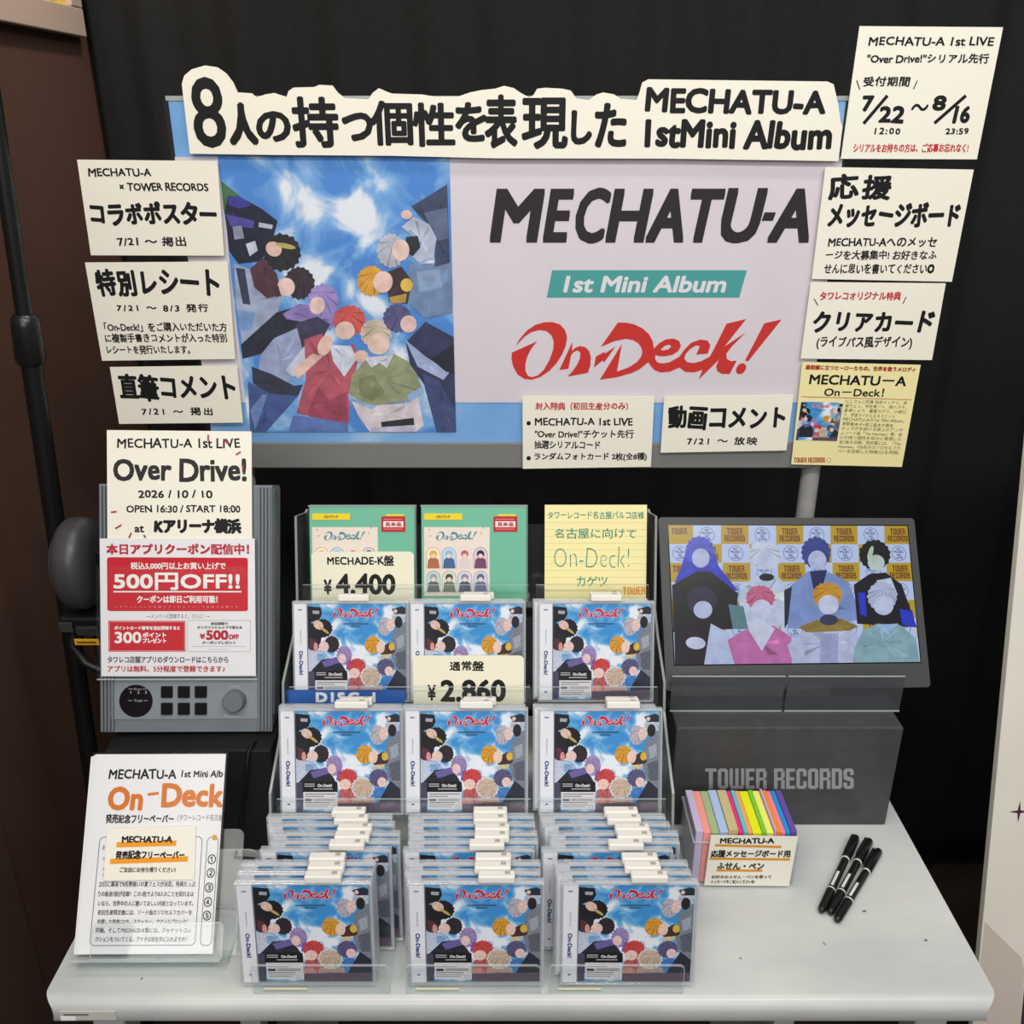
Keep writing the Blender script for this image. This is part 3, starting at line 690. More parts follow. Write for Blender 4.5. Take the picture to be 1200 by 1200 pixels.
b = MB(); dash(b, F, 939, 464.8, 1068, 468.5, 0.0008, DR, F.t); b.build('red_rule', o); b = MB(); put_block(b, 'TOWER RECORDS', boxfn(F, 930.3, 536.2, 966.7, 541.9, F.t), F.t, DR)
outline(b, [F.px(*p) for p in ell(971, 539, 2.4, 2.6, 0, 10)], .0004, F.t, K); b.build('red_logo', o)
MEMO = (o, F)

# die-cut headline across the top of the poster
e4 = lambda *p: [(180 + x / 2.857, 60 + y / 2.857) for x, y in p]
e5 = lambda *p: [(580 + x / 2.727, 60 + y / 2.727) for x, y in p]
cut = e4((97,110),(105,82),(130,61),(175,48),(215,54),(245,75),(268,105),(283,138),(330,141),(346,155),(375,145),(405,140),(430,148),(447,155),(453,134),(470,122),(540,120),(556,113),(600,115),(616,137),(640,157),(720,161),(734,140),(755,124),(782,136),(800,142),(900,145),(940,152),(1020,152),(1060,138),(1100,130)) + e5((0,120),(30,111),(60,118),(85,135),(110,148),(123,140),(135,120),(160,117),(215,120),(242,126),(260,151),(300,156),(325,138),(345,132),(380,138),(400,152),(452,156),(462,130),(470,100),(490,90),(1060,97),(1080,106),(1095,170),(1102,225),(1108,240),(1095,351),(540,343),(0,342)) + e4((800,350),(400,347),(124,343))
FH = FP.moved(0, 0, 0.0075); mid = FH.px(600, 186); FH = FH.moved(mid.x, mid.y)
b = MB(); b.poly([FH.px(*p) for p in cut][::-1], 0.003, CREAM, thick=0.003)
hl = b.build('headline_board', None, FH.M); tag(hl, 'die-cut cream headline board with thick black lettering across the top', 'sign board'); FH.t = 0.0032
big = dict(bold=0.0021, jit=0, track=False)
lines(hl, FH, [('8',(224.8,90.8,263.3,173.8),K,dict(bold=.0014,jit=0,track=False)),('人',(266.8,120.2,301.8,171.3),K,dict(bold=.0030,jit=0,track=False)),('の',(299.7,130,341,166.8),K,big),('持',(342,113.2,397,173.8),K,big),('つ',(400.5,131.7,437.3,166),K,big),('個',(434,117.8,484,171.3),K,dict(bold=.0019,jit=0,track=False)),('性',(483,120.2,533.5,172.7),K,dict(bold=.0019,jit=0,track=False)),('を',(533,119.5,571,166.8),K,big),('表',(567.5,110.8,607,174.8),K,big),('現',(611,114.3,666.2,175.5),K,big),('し',(669,129,694.4,170),K,big),('た',(696.6,120.5,735,173.7),K,big)])
lines(hl, FH, [
  ('MECHATU-A',(756,103.5,969,134.5),K,dict(bold=.0017,jit=.5,dy=3.5,track=False)),('1stMini Album',(755.3,140,976,175.5),K,dict(bold=.0019,jit=.5,dy=4,track=False))])

# ------------------------------------------------------------------ listening unit with its notices
FU = upright(-0.3989, 0.9586, 0.9098, 20.46, 0.0549).turned(-0.0295)
UG = mat((112, 119, 126), 0.42, 0.4); UD = mat((92, 98, 104), 0.45, 0.4)
ue = empty('listening_unit', FU.M, 'grey music listening unit with six black buttons and a knob', 'listening unit')
b = MB(); b.poly([(.0004, 0), (.0004, .303), (-.045, .303), (-.045, .018)][::-1], .1035, UG, thick=.207)
b.v = [(z, y, x) for x, y, z in b.v]; b.f = [f[::-1] for f in b.f]
for sx in (-1, 1):
    for k in range(4): b.box(sx * .1045 - .0009, sx * .1045 + .0009, .020, .30, -.040 + k * .010, -.034 + k * .010, UD, .0005)
b.build('housing', ue)
for sx in (-1, 1):
    b = MB()
    for k in range(4):
        x = sx * (.088 + k * .0042); b.box(x - .0014, x + .0014, .002, .301, -.0004, .0042, UG, .0008)
    b.build('ribbed_edge', ue)
b = MB(); p0 = FU.px(129, 843); p1 = FU.px(302.4, 797); b.box(p0.x, p1.x, p0.y, p1.y, 0, .0015, mat((132, 139, 146), .4, .4), .0006); b.build('control_panel', ue)
b = MB(); c = FU.px(160, 821); rr = (FU.px(179.5, 821) - c).length; b.poly(ell(c.x, c.y, rr, rr, 0, 40), .0022, mat((20, 16, 20), .12, .5), thick=.0006)
FU.t = .0026; G = ink((190, 188, 190))
write(b, FU, 'Disc', (157, 806.2, 166, 808.6), G, FU.t); write(b, FU, '1 2 3', (153, 809.5, 172, 812.8), G, FU.t); write(b, FU, 'Track', (157, 819.6, 167, 822.4), G, FU.t)
for q in ((150.5, 807.4, 156, 807.4), (167, 807.4, 172, 807.4), (150, 821, 155, 821), (168.5, 821, 173, 821)): dash(b, FU, *q, .0005, G, FU.t)
b.build('display', ue)
for yy in ((803.5, 816.8), (823, 836.6)):
    for xx in ((190, 203), (209.6, 223), (229.4, 243)):
        b = MB(); p0 = FU.px(xx[0], yy[1]); p1 = FU.px(xx[1], yy[0]); b.box(p0.x, p1.x, p0.y, p1.y, .0016, .0052, mat((12, 12, 13), .6, .15), .0007); b.build('button', ue)
b = MB(); c = FU.px(276, 820)
b.tube([(c.x, c.y, .0016), (c.x, c.y, .013), (c.x, c.y, .0145)], [.0135, .0128, .0115], mat((104, 110, 116), .45, .35), 32); b.build('knob', ue)
for s_, bx in (('Volume', (270, 803, 281, 805.4)), ('Pioneer', (263, 837.5, 281, 841)), ('Select', (191, 818.6, 203, 820.6)), ('Play', (232, 818.6, 240, 820.6))):
    b = MB(); write(b, FU, s_, bx, G, .0017); b.build('panel_print', ue)
b = MB(); b.box(FU.o.x - .085, FU.o.x + .085, .966, .992, TABLE_Z + .1533, .9112, mat((20, 20, 21), .6), .002); b.build('foot', ue, FU.M.inverted())
b = MB(); b.box(FU.o.x - .03, FU.o.x + .03, 1.045, 1.075, TABLE_Z + .1533, 1.03, UD, .003); b.build('rear_prop', ue, FU.M.inverted())

o, F = card('paper_card', 'large cream card with thick heading and small red dashes, on the listening unit', 'card', FU.moved(0, 0, .006), [(125.6,504),(295,505.6),(295.6,636),(126.4,636)])
lines(o, F, [('MECHATU-A 1st LIVE',(137,513,281.6,525.6),K,TH),('Over Drive!',(132.6,537,289,565),ink((48,46,48)),dict(bold=.0009,jit=.8)),('2026 / 10 / 10',(162,574,249,584),K,H1),('OPEN 16:30 / START 18:00',(148,591.6,281.6,601),K,TH),('at',(157.6,616,169,624),K,H1),('Kアリーナ横浜',(180,607,283,626),K,dict(bold=.0013,jit=.8))])
RD = ink((178, 62, 78))
for q in ((244, 509.5, 244, 517), (263, 515, 267, 520), (276.5, 533, 282, 529.5), (130, 600.4, 136.6, 599.4), (135, 619.6, 142.4, 615), (151, 630.5, 154, 624.4), (284.5, 545, 284.5, 552)):
    b = MB(); dash(b, F, *q, .0021, RD, F.t + .0002); b.build('red_dash', o)
b = MB(); dash(b, F, 168.4, 627, 170.8, 630.2, .0021, ink((120, 90, 90)), F.t); b.build('red_dash', o)

o, F = card('coupon_sheet', 'white printed coupon sheet with big red panels, in front of the listening unit', 'notice', FU.moved(0, 0, .0078), [(117,631),(298.6,631),(300,792),(119,792.4)], mat((232, 232, 236), .6, .25), .0005)
b = MB(); CR = ink((200, 38, 52)); DRD = ink((184, 40, 56)); GY = ink((84, 78, 80)); N = dict(jit=0)
def rbox(b, F, x0, y0, x1, y1, r, m, z):
    a, c = F.px(x0, y1), F.px(x1, y0); b.poly(rrect(a.x, a.y, c.x, c.y, r), z, m)
rbox(b, F, 126, 653.6, 290.6, 716, .003, CR, F.t)
write(b, F, '本日アプリクーポン配信中！', (124.4, 637, 292, 650), DRD, F.t, bold=.0006)
rbox(b, F, 127.4, 727.4, 217.4, 763.6, .001, CR, F.t)
a, c = F.px(128.6, 762.6), F.px(216.4, 728.6); outline(b, rrect(a.x, a.y, c.x, c.y, .001), .0003, F.t + .0001, WHITE)
for s, bx, bd in (('¥', (234, 742.5, 240.6, 749), .0006), ('500', (241.4, 738.4, 267.6, 750), .0007), ('OFF', (268, 743.4, 280, 749.4), .0004)): write(b, F, s, bx, DRD, F.t, bold=bd)
write(b, F, 'アプリは無料、5分程度で登録できます♪', (126, 780, 263.6, 787.6), DRD, F.t, bold=.0002)
b.build('red_print', o)
b = MB(); z = F.t + .0003
write(b, F, '税込5,000円以上お買い上げで', (153, 659, 264.4, 667.6), WHITE, z, bold=.0002)
write(b, F, '500円OFF!!', (133, 671, 281, 691.4), WHITE, z, bold=.0007, track=False)
bar(b, F, 133, 692.6, 283, 694.2, WHITE, z); write(b, F, 'クーポンは即日ご利用可能！', (160.4, 697.8, 255, 706.8), WHITE, z, bold=.0003)
write(b, F, '※タワーレコード店舗アプリのメンバーズ登録が必要です', (135.6, 709.8, 279, 712.6), ink((226, 150, 155)), z)
write(b, F, 'ポイントカード番号を追加登録すると', (134, 733.6, 211, 738.2), WHITE, z, bold=.0002); write(b, F, '300', (134.4, 740.4, 165.6, 753.8), WHITE, z, bold=.0005, track=False)
write(b, F, 'ポイント', (167, 741, 195, 747), WHITE, z, bold=.0003); write(b, F, 'プレゼント', (167, 747.8, 195, 753.6), WHITE, z, bold=.0003)
b.build('white_print', o)
b = MB(); write(b, F, '―メンバーズ登録すると、さらに！―', (172, 719.2, 246.4, 724.8), GY, F.t); write(b, F, '会員登録で', (247, 729, 267, 732.6), GY, F.t, bold=.0002); write(b, F, 'オンラインショップで使える', (231, 733.5, 283.6, 737), GY, F.t, bold=.0002); write(b, F, 'クーポンプレゼント', (237, 751.2, 276.4, 755), GY, F.t, bold=.0002)
write(b, F, 'タワレコ店舗アプリのダウンロードはこちらから', (126, 769, 267.6, 777), GY, F.t, bold=.0002)
a, c = F.px(220, 763.6), F.px(293.6, 727); outline(b, rrect(a.x, a.y, c.x, c.y, .001), .0003, F.t, GY)
for q in ((225, 757.5, 288, 757.5), (244, 761, 268, 761)): dash(b, F, *q, .0004, ink((150, 150, 152)), F.t)
b.build('dark_print', o)
a, c = F.px(114, 796), F.px(301.5, 664); b = MB(); b.add([(a.x, a.y, .0013), (c.x, a.y, .0013), (c.x, c.y, .0013), (a.x, c.y, .0013)], [(0, 1, 2, 3)], SLEEVE); b.box(a.x, c.x, a.y - .0008, a.y + .0006, -.0008, .0016, EDGE); b.build('clear_sleeve', o)

# headphones hanging on the left side of the unit
hp = at_y(95, 660, 1.07)
LEA = mat((64, 64, 66), 0.36, 0.5, bump=0.15, scale=700); PLA = mat((22, 22, 24), .4, .4)
he = empty('headphones', Matrix.Translation(hp), 'black leather padded headphones hung at the left side of the grey unit', 'headphones')
b = MB(); bm = bmesh.new(); bmesh.ops.create_uvsphere(bm, u_segments=36, v_segments=24, radius=1)
for v in bm.verts:
    x, y, z = v.co; q = abs(x) ** 3.2 + (y * y + z * z) ** 1.6
    k = 1 / max(q, 1e-6) ** (1 / 3.2); v.co = Vector((x * k * .024, y * k * .052, z * k * .060))
b.frombm(bm, LEA, True); b.build('ear_cushion', he)
b = MB(); b.tube([(-.0207, .0395 * math.cos(a), .0455 * math.sin(a)) for a in [2 * math.pi * i / 40 for i in range(41)]], .0007, mat((70, 70, 72), .6), 6, False); b.build('stitching', he)
b = MB(); b.box(-.028, .026, -.030, .030, -.0865, -.0615, PLA, .004); b.box(-.027, -.010, -.034, -.0304, -.081, -.067, mat((60, 60, 62), .3, .5), .001); b.box(-.006, .022, -.036, -.0304, -.085, -.072, mat((48, 48, 50), .35, .5), .002); b.build('yoke', he)
b = MB(); b.box(-.009, .022, -.0375, -.0362, -.0972, -.0885, mat((224, 168, 40), .5), .0004); b.box(-.006, .019, -.038, -.0376, -.0945, -.0915, ink((120, 90, 30))); b.box(-.004, .0, -.0361, -.031, -.0965, -.0866, PLA); b.build('yellow_tag', he)
b = MB(); b.tube([(-.016, -.02, -.087), (-.02, -.024, -.105), (-.004, -.03, -.128), (.012, -.03, -.138), (.03, -.025, -.140)], .006, PLA, 12); b.build('headband', he)
b = MB(); b.tube([(.0, .0, -.0868), (-.004, .0, -.16), (.01, .03, -.235), (.02, .02, -.2505)], .0018, PLA, 8); b.build('cable', he)
b = MB(); b.box(.0235, .0395, -.008, .008, -.02, .02, PLA, .002); b.build('hook', he)

# tall thin stand at far left
PY = 1.16; pa = at_y(-4, 150, PY); pb = at_y(104, 880, PY); dirp = (pb - pa).normalized()
foot = pa + dirp * ((0.012 - pa.z) / dirp.z); topp = pa + dirp * ((2.35 - pa.z) / dirp.z)
PB = mat((20, 20, 21), .35, .5)
se = empty('pole_stand', Matrix.Translation((foot.x, foot.y, 0)), 'thin black stand pole at far left in front of the brown wall', 'stand')
L = lambda p: Vector(p) - Vector((foot.x, foot.y, 0)); k1 = pa + dirp * ((at_y(28, 372, PY).z - pa.z) / dirp.z); k2 = pa + dirp * ((at_y(30, 421, PY).z - pa.z) / dirp.z)
b = MB(); b.tube([L(topp), L(k1)], .0098, PB, 20); b.build('upper_tube', se)
b = MB(); b.tube([L(k2), L(foot)], .0125, PB, 20); b.build('lower_tube', se)
b = MB(); b.tube([L(k1) - dirp * .004, L(k1), L(k1 + (k2 - k1) * .2), L(k2), L(k2) + dirp * .006], [.0122, .016, .0172, .0182, .015], mat((26, 26, 27), .3, .5), 24); b.build('clutch_collar', se)
b = MB(); b.tube([(0, 0, 0.001), (0, 0, .010), (0, 0, .014)], [.027, .027, .016], PB, 40); b.build('round_base', se)

# ------------------------------------------------------------------ free leaflets in their clear holder
FL = upright(-.3988, .7533, .7685, 36.39, .0055)
le = empty('leaflet_holder', Matrix.Translation((FL.o.x, FL.o.y, TABLE_Z)), 'clear acrylic holder carrying the white leaflets at front left of the table', 'leaflet holder')
FLM = Matrix.Translation((-FL.o.x, -FL.o.y, -TABLE_Z)) @ FL.M
b = MB(); b.poly(rrect(-.074, -.003, .098, .128, .008, corners=(1, 1, 0, 0)), -.0075, ACRYLIC, thick=.0025, side=EDGE); b.build('back_plate', le, FLM)
b = MB(); b.box(-.074, .086, -.0056, -.0032, -.0105, .0125, EDGE); b.build('ledge', le, FLM)
p0, p1 = FL.px(106, 1124, .011), FL.px(262, 1091, .011)
b = MB(); b.poly(rrect(p0.x, -.0030, p1.x, .034, .006, corners=(1, 1, 0, 0)), .0125, ACRYLIC, thick=.0022, side=EDGE)
outline(b, rrect(p0.x, -.0025, p1.x, .034, .006, corners=(1, 1, 0, 0)), .0009, .0128, EDGE); b.build('front_lip', le, FLM)
b = MB(); b.box(-.07, .07, 0.0004, .003, 0.0003, .0028, EDGE)
qz = lambda y, z: (y, z)
for sx in (-.068, .086):
    b.box(sx, sx + .0025, .004, .088, .0003, .0028, EDGE)
b.box(-.074, .088, -.006, .09, .0003, .003, ACRYLIC, .0004)
b.build('base', le)
b = MB(); b.poly(rrect(.045, .010, .110, .098, .008, corners=(1, 1, 0, 0)), .080, ACRYLIC, thick=.0025, side=EDGE); b.build('rear_strut', le, Matrix(((1, 0, 0, 0), (0, 0, 1, 0), (0, 1, 0, -.007), (0, 0, 0, 1))))

LW = mat((234, 234, 236), .6, .2)
for k, (dx, rot, lab) in enumerate(((-.0035, .012, 'white leaflet at the back of the stack, its lower left corner showing'), (-.0015, .005, 'white leaflet in the middle of the stack in the clear holder'))):
    f2 = FL.moved(dx, 0, -.0045 + k * .0014).turned(rot)
    b = MB(); b.box(-.074, .074, 0, .2085 + k * .0008, 0, .0008, LW); o = b.build('leaflet', None, f2.M); tag(o, lab, 'leaflet', 'leaflets in the clear holder')
F = FL.moved(0, 0, -.0012); b = MB(); b.box(-.074, .074, 0, .21, 0, .0004, LW); o = b.build('leaflet', None, F.M); F.t = .0006
tag(o, 'front white leaflet with large orange lettering, in the clear holder', 'leaflet', 'leaflets in the clear holder')
GB = ink((66, 64, 68))
lines(o, F, [('MECHATU-A',(127.5,900.8,207,913.3),K,H1),('1st Mini Alb',(212.5,902.5,261.3,911.3),K,TH),('発売記念フリーペーパー',(123.8,953.8,203.8,965),K,TH),('（タワーレコード名古屋',(208,954,261,962),GB,dict(bold=0)),
 ('23日に幕張で8名勢揃いの夏フェスが決定。特典たっぷ',(116,1032.5,229,1039.5),GB,dict(bold=.0001)),('りの新曲7曲が収録！この1枚でより8人のことを知れるは',(115,1044,227,1051),GB,dict(bold=.0001)),('いなら、世界中の人に聴いてほしい内容となっています。',(115,1055.5,226.5,1062),GB,dict(bold=.0001)),('初回生産限定盤には、リード曲のソロセルフカバーを',(114.5,1066,225,1072.5),GB,dict(bold=.0001)),('収録した特典CDや、ステッカー、アクリルブロック！',(114,1077,220,1083),GB,dict(bold=.0001)),('同梱。そしてMECHADE-K盤には、ジャケットコレ',(112,1087,224,1093.5),GB,dict(bold=.0001)),('クションもついてくる。アナタは何を手に入れますか？',(111.5,1097.5,219,1104),GB,dict(bold=.0001))]
 + [(ch, (x - 4.8, y - 5.8, x + 4.8, y + 5.8), K, dict(jit=0, bold=.0002)) for ch, x, y in (('①',248.2,1007),('②',247,1023),('③',245,1040),('④',243.7,1057),('⑤',242.5,1073))]
 + [(s, (120, y, 123, y + 5), GB, dict(bold=0)) for s, y in (('夏',991),('今',1004),('大',1016),('そ',1023))])
b = MB()
for pts in (((115,981),(238,981),(228,1108),(108,1108)), ((245,981),(256,981),(248,1108),(233,1108))):
    Q = [F.px(*p) for p in pts]; x0 = (Q[0].x + Q[3].x) / 2; x1 = (Q[1].x + Q[2].x) / 2
    outline(b, rrect(x0, Q[3].y, x1, Q[0].y, .005), .0007, F.t, ink((70, 74, 96)))
b.build('ruled_boxes', o)
OR = ink((214, 118, 40))
b = MB(); write(b, F, 'On', (126.3, 921.5, 168, 950), OR, F.t, bold=.0014, jit=.4, track=False); dash(b, F, 173, 931, 186, 929.6, .003, OR, F.t); write(b, F, 'Deck', (189, 917.5, 262.6, 946.5), OR, F.t, bold=.0014, jit=.5, track=False)
b.build('orange_lettering', o); b = MB(); a, c = F.px(249, 984.5), F.px(254.5, 978.5); b.poly(rrect(a.x, a.y, c.x, c.y, .0005), F.t + .0001, ink((206, 160, 40))); b.build('yellow_mark', o)
a, c = F.px(101, 1120), F.px(266, 881)
b = MB(); b.add([(-.0765, .001, .0013), (.0765, .001, .0013), (.0765, .2125, .0013), (-.0765, .2125, .0013)], [(0, 1, 2, 3)], SLEEVE); b.build('clear_sleeve', o)
o, F = card('note_card', 'small cream card with two orange underlines, stuck on the front leaflet', 'card', FL.moved(0, 0, .0006), [(126.3,970.5),(230,967.5),(228,1030.5),(121.3,1032)], CREAM, .0006)
UO = ink((242, 158, 44)); b = MB()
dash(b, F, 136.5, 990, 206.5, 988, .0056, UO, F.t); dash(b, F, 129, 1009.5, 220, 1006.5, .0056, UO, F.t); b.build('underlines', o)
F.t += .0002
lines(o, F, [('MECHATU-A',(142.5,979.5,202,988),K,H1),('発売記念フリーペーパー',(135.5,996.3,216.3,1007),K,H1),('ご自由にお持ち帰りください!',(140.5,1016,206,1022.5),K,dict(bold=.0001))])

# ------------------------------------------------------------------ tiered rack and its discs
DROP0 = .8446
ROWS = []                                                     # frames at the middle of every tier
for (Yt, dt) in ((.9004, .6203), (1.0114, .5414), (1.1234, .463)):
    L = math.radians(18); ROWS.append(upright(0, Yt - .125 * math.sin(L), EYE - dt - .125 * math.cos(L), 18))
RX0, RX1 = -.277, .185
SLOT = (-.196, -.051, .103)
rk = empty('tiered_rack', Matrix.Translation((0, .87, TABLE_Z)), 'clear acrylic three-tier rack holding the discs at the middle of the table', 'rack')
RI = Matrix.Translation((0, -.87, -TABLE_Z))
lipn = (.0055, .017, .017); liph = (.022, .024, .026)
for k, f in enumerate(ROWS):
    b = MB(); b.box(RX0 + .0035, RX1 - .0035, -.0034, -.0006, -.03, lipn[k] + .0022, ACRYLIC); b.build('shelf', rk, RI @ f.M)
    for xs in SLOT:
        b = MB(); b.box(xs - .0725, xs + .0725, -.0004, liph[k], lipn[k], lipn[k] + .002, ACRYLIC); b.box(xs - .0725, xs + .0725, liph[k] + .0001, liph[k] + .0006, lipn[k], lipn[k] + .002, EDGE)
        b.build('front_lip', rk, RI @ f.M)
    b = MB(); b.box(RX0 + .0035, RX1 - .0035, -.0004, .10, -.0335, -.0312, ACRYLIC); b.build('back_plate', rk, RI @ f.M)
def side_profile():
    P = []
    for k, f in enumerate(ROWS):
        for (v, n) in ((-.006, lipn[k] + .004), (.03 if k < 2 else .115, lipn[k] + .004), (.075 if k < 2 else .115, -.036)):
            p = f.o + f.v * v + f.n * n; P.append((p.y - .87, p.z - TABLE_Z))
    yb = P[-1][0] + .012
    return [(P[0][0] + .002, .0004)] + P + [(yb, P[-1][1]), (yb, .0004)]
SPF = side_profile()
RY = Matrix(((0, 0, 1, 0), (1, 0, 0, 0), (0, 1, 0, 0), (0, 0, 0, 1)))
SIDE = clear('smoked_acrylic_side', (205, 210, 212), .05, .10, (170, 176, 178))
for x in (RX0 + .003, RX1):
    b = MB(); b.poly(SPF, 0, SIDE, thick=.003, side=EDGE); b.build('side_panel', rk, Matrix.Translation((x, 0, 0)) @ RY)
b = MB(); b.box(RX0 + .0035, RX1 - .0035, -.004, .24, .0004, .003, ACRYLIC); b.build('base_plate', rk)

ART_SKY = sky_print('cover_sky', (66, 148, 214), (236, 242, 250), 42, 0.47, 0.66, (118, 184, 230), ((.0, .045, .045, .2), (-.03, .085, .03, .1), (.02, .06, .02, .12), (-.012, .062, .016, .16), (.045, .11, .025, .12), (-.035, .12, .02, .12), (.05, .06, .02, .15)))
def _A(x, y): return ((x - 212) / 650.0, 1 - (y - 550) / 480.0)
COVER = [
 ((26,26,32), [(212,560),(300,566),(308,600),(290,625),(240,640),(212,650)]), ((170,174,186), [(245,582),(290,584),(288,600),(246,598)]),
 ((30,28,34), [(212,640),(260,650),(300,720),(290,770),(240,790),(212,770)]), ((88,46,52), [(220,720),(262,730),(268,790),(225,800)]),
 ((28,26,30), ell(308,672,66,46,.1)), ((232,196,178), ell(282,655,34,22,.3)), ((196,170,90), ell(322,682,34,7,.5)),
 ((44,36,42), ell(370,752,48,42)), ((240,206,196), ell(316,764,34,26)), ((226,150,140), ell(262,765,14,22)),
 ((198,206,224), [(212,780),(290,790),(350,810),(300,860),(230,890),(212,890)]), ((130,170,216), [(270,800),(340,800),(320,835),(270,840)]),
 ((34,34,44), [(225,890),(300,830),(400,820),(440,860),(470,900),(470,990),(225,990)]), ((108,92,160), [(300,840),(400,815),(420,845),(320,870)]),
 ((158,136,190), ell(452,808,50,48,-.2)), ((244,208,202), ell(436,824,26,24)), ((122,84,170), [(470,840),(496,820),(486,880),(462,880)]),
 ((192,198,212), [(790,570),(850,575),(860,640),(790,660),(770,620)]), ((40,42,54), [(770,575),(840,560),(862,570),(862,600),(790,600)]), ((238,196,180), ell(795,585,12,10)),
 ((122,128,140), [(780,690),(862,640),(862,950),(800,900),(760,800)]), ((160,168,180), [(800,720),(850,700),(850,760),(806,780)]), ((86,92,106), [(790,800),(862,780),(862,880),(810,880)]),
 ((34,30,32), ell(815,640,26,30)), ((188,182,192), ell(725,662,46,46)), ((236,202,190), ell(762,656,28,30)),
 ((66,44,42), [(690,770),(760,740),(792,790),(740,820),(690,800)]), ((228,186,58), ell(768,764,20,20)), ((216,196,150), [(700,806),(770,800),(740,830),(700,826)]),
 ((222,156,44), ell(642,755,52,44)), ((246,208,190), ell(694,768,28,30,.2)),
 ((190,92,92), [(478,930),(530,900),(600,930),(620,1030),(480,1030)]), ((206,64,62), ell(535,868,58,44)), ((246,206,192), ell(518,898,36,26)), ((214,150,140), ell(505,990,40,30)),
 ((196,164,150), [(560,960),(700,960),(720,1030),(540,1030)]), ((140,120,110), [(600,985),(690,985),(690,1020),(600,1020)]),
 ((224,230,240), ell(628,915,70,52)), ((206,182,158), ell(628,915,62,46)),
 ((60,120,190), [(690,930),(760,900),(770,960),(700,965)]), ((40,40,56), [(740,960),(800,880),(862,920),(862,1030),(700,1030)]),
 ((86,82,124), ell(726,868,58,42,.2)), ((240,202,194), ell(748,888,28,24)),
 ((70,66,90), [(212,890),(250,890),(250,1030),(212,1030)]), ((90,76,92), [(470,990),(862,985),(862,1030),(470,1030)]),
]
def cover_art(b, x0, y0, x1, y1, z, labels=True, dz=4e-6, title=True):
    fn = lambda u, v: (x0 + (x1 - x0) * min(max(u, 0), 1), y0 + (y1 - y0) * min(max(v, 0), 1))
    b.poly([fn(0, 0), fn(1, 0), fn(1, 1), fn(0, 1)], z, ART_SKY); z += 1e-4
    for c, pts in COVER:
        c = tuple(int(v * .92 + w * .08) for v, w in zip(c, (170, 180, 200)))
        z = patch(b, lambda x, y: fn(*_A(x, y)), c, pts, z, dz, lambda q: art(q, 420), 88, 225)
    if title:
        z += 2e-5; s = .475 * (x1 - x0)
        ox, oy = fn(.258, 0)[0], y0 + (y1 - y0) * .832
        for dx, dy in ((.007, 0), (-.007, 0), (0, .007), (0, -.007)): put_title(b, lambda x, y: (ox + (x + dx) * s, oy + (y + dy) * s), z, ink((222, 228, 240))); z += 2e-5
        put_title(b, lambda x, y: (ox + x * s, oy + y * s), z, ink((206, 34, 54)))
        for q in ((.36, .79, .62, .80), (.44, .765, .54, .775)):
            p = fn(q[0], q[1]); r = fn(q[2], q[3]); b.poly([p, (r[0], p[1]), r, (p[0], r[1])], z, ink((70, 76, 92)))
    if labels:
        p = fn(.065, .205); r = fn(.395, .30); z += 2e-5
        b.poly([p, (r[0], p[1]), r, (p[0], r[1])], z, ink((34, 32, 36)))
        w = r[0] - p[0]; h = r[1] - p[1]
        put_text(b, 'On-Deck!', Vector((p[0] + w * .63, p[1] + h * .62)), Vector((w * .42, 0)), Vector((0, h * .32)), WHITE, z + 2e-5, bold=.00012)
        for (a, c, d) in ((.04, .34, .72), (.04, .34, .50), (.3, .86, .2)): b.poly([(p[0] + w * a, p[1] + h * d), (p[0] + w * c, p[1] + h * d), (p[0] + w * c, p[1] + h * (d + .1)), (p[0] + w * a, p[1] + h * (d + .1))], z + 2e-5, ink((190, 188, 190)))
        p = fn(.065, .022); r = fn(.395, .198); w = r[0] - p[0]; h = r[1] - p[1]
        b.poly([p, (r[0], p[1]), r, (p[0], r[1])], z, ink((226, 224, 228)))
        for (a, c, d, g) in ((.05, .95, .86, 90), (.05, .6, .74, 110), (.3, .92, .60, 120), (.3, .92, .52, 120), (.05, .78, .38, 130), (.05, .78, .26, 150), (.05, .70, .15, 150)): b.poly([(p[0] + w * a, p[1] + h * d), (p[0] + w * c, p[1] + h * d), (p[0] + w * c, p[1] + h * (d + .045)), (p[0] + w * a, p[1] + h * (d + .045))], z + 2e-5, ink((g, g - 8, g)))
        b.poly([(p[0] + w * .05, p[1] + h * .5), (p[0] + w * .25, p[1] + h * .5), (p[0] + w * .25, p[1] + h * .64), (p[0] + w * .05, p[1] + h * .64)], z + 2e-5, ink((50, 46, 54)))
        outline(b, [(p[0] + w * .82, p[1] + h * .08), (p[0] + w * .93, p[1] + h * .08), (p[0] + w * .93, p[1] + h * .24), (p[0] + w * .82, p[1] + h * .24)], .0003, z + 2e-5, ink((60, 56, 64)))
# the memo's little picture
o, F = MEMO; q = [F.px(*p) for p in ((938, 470.5), (987.5, 470.5), (981.5, 515), (933, 515.5))]
b = MB(); cover_art(b, (q[0].x + q[3].x) / 2, q[3].y, (q[1].x + q[2].x) / 2, q[0].y, F.t, False, 2e-6); b.build('cover_picture', o)

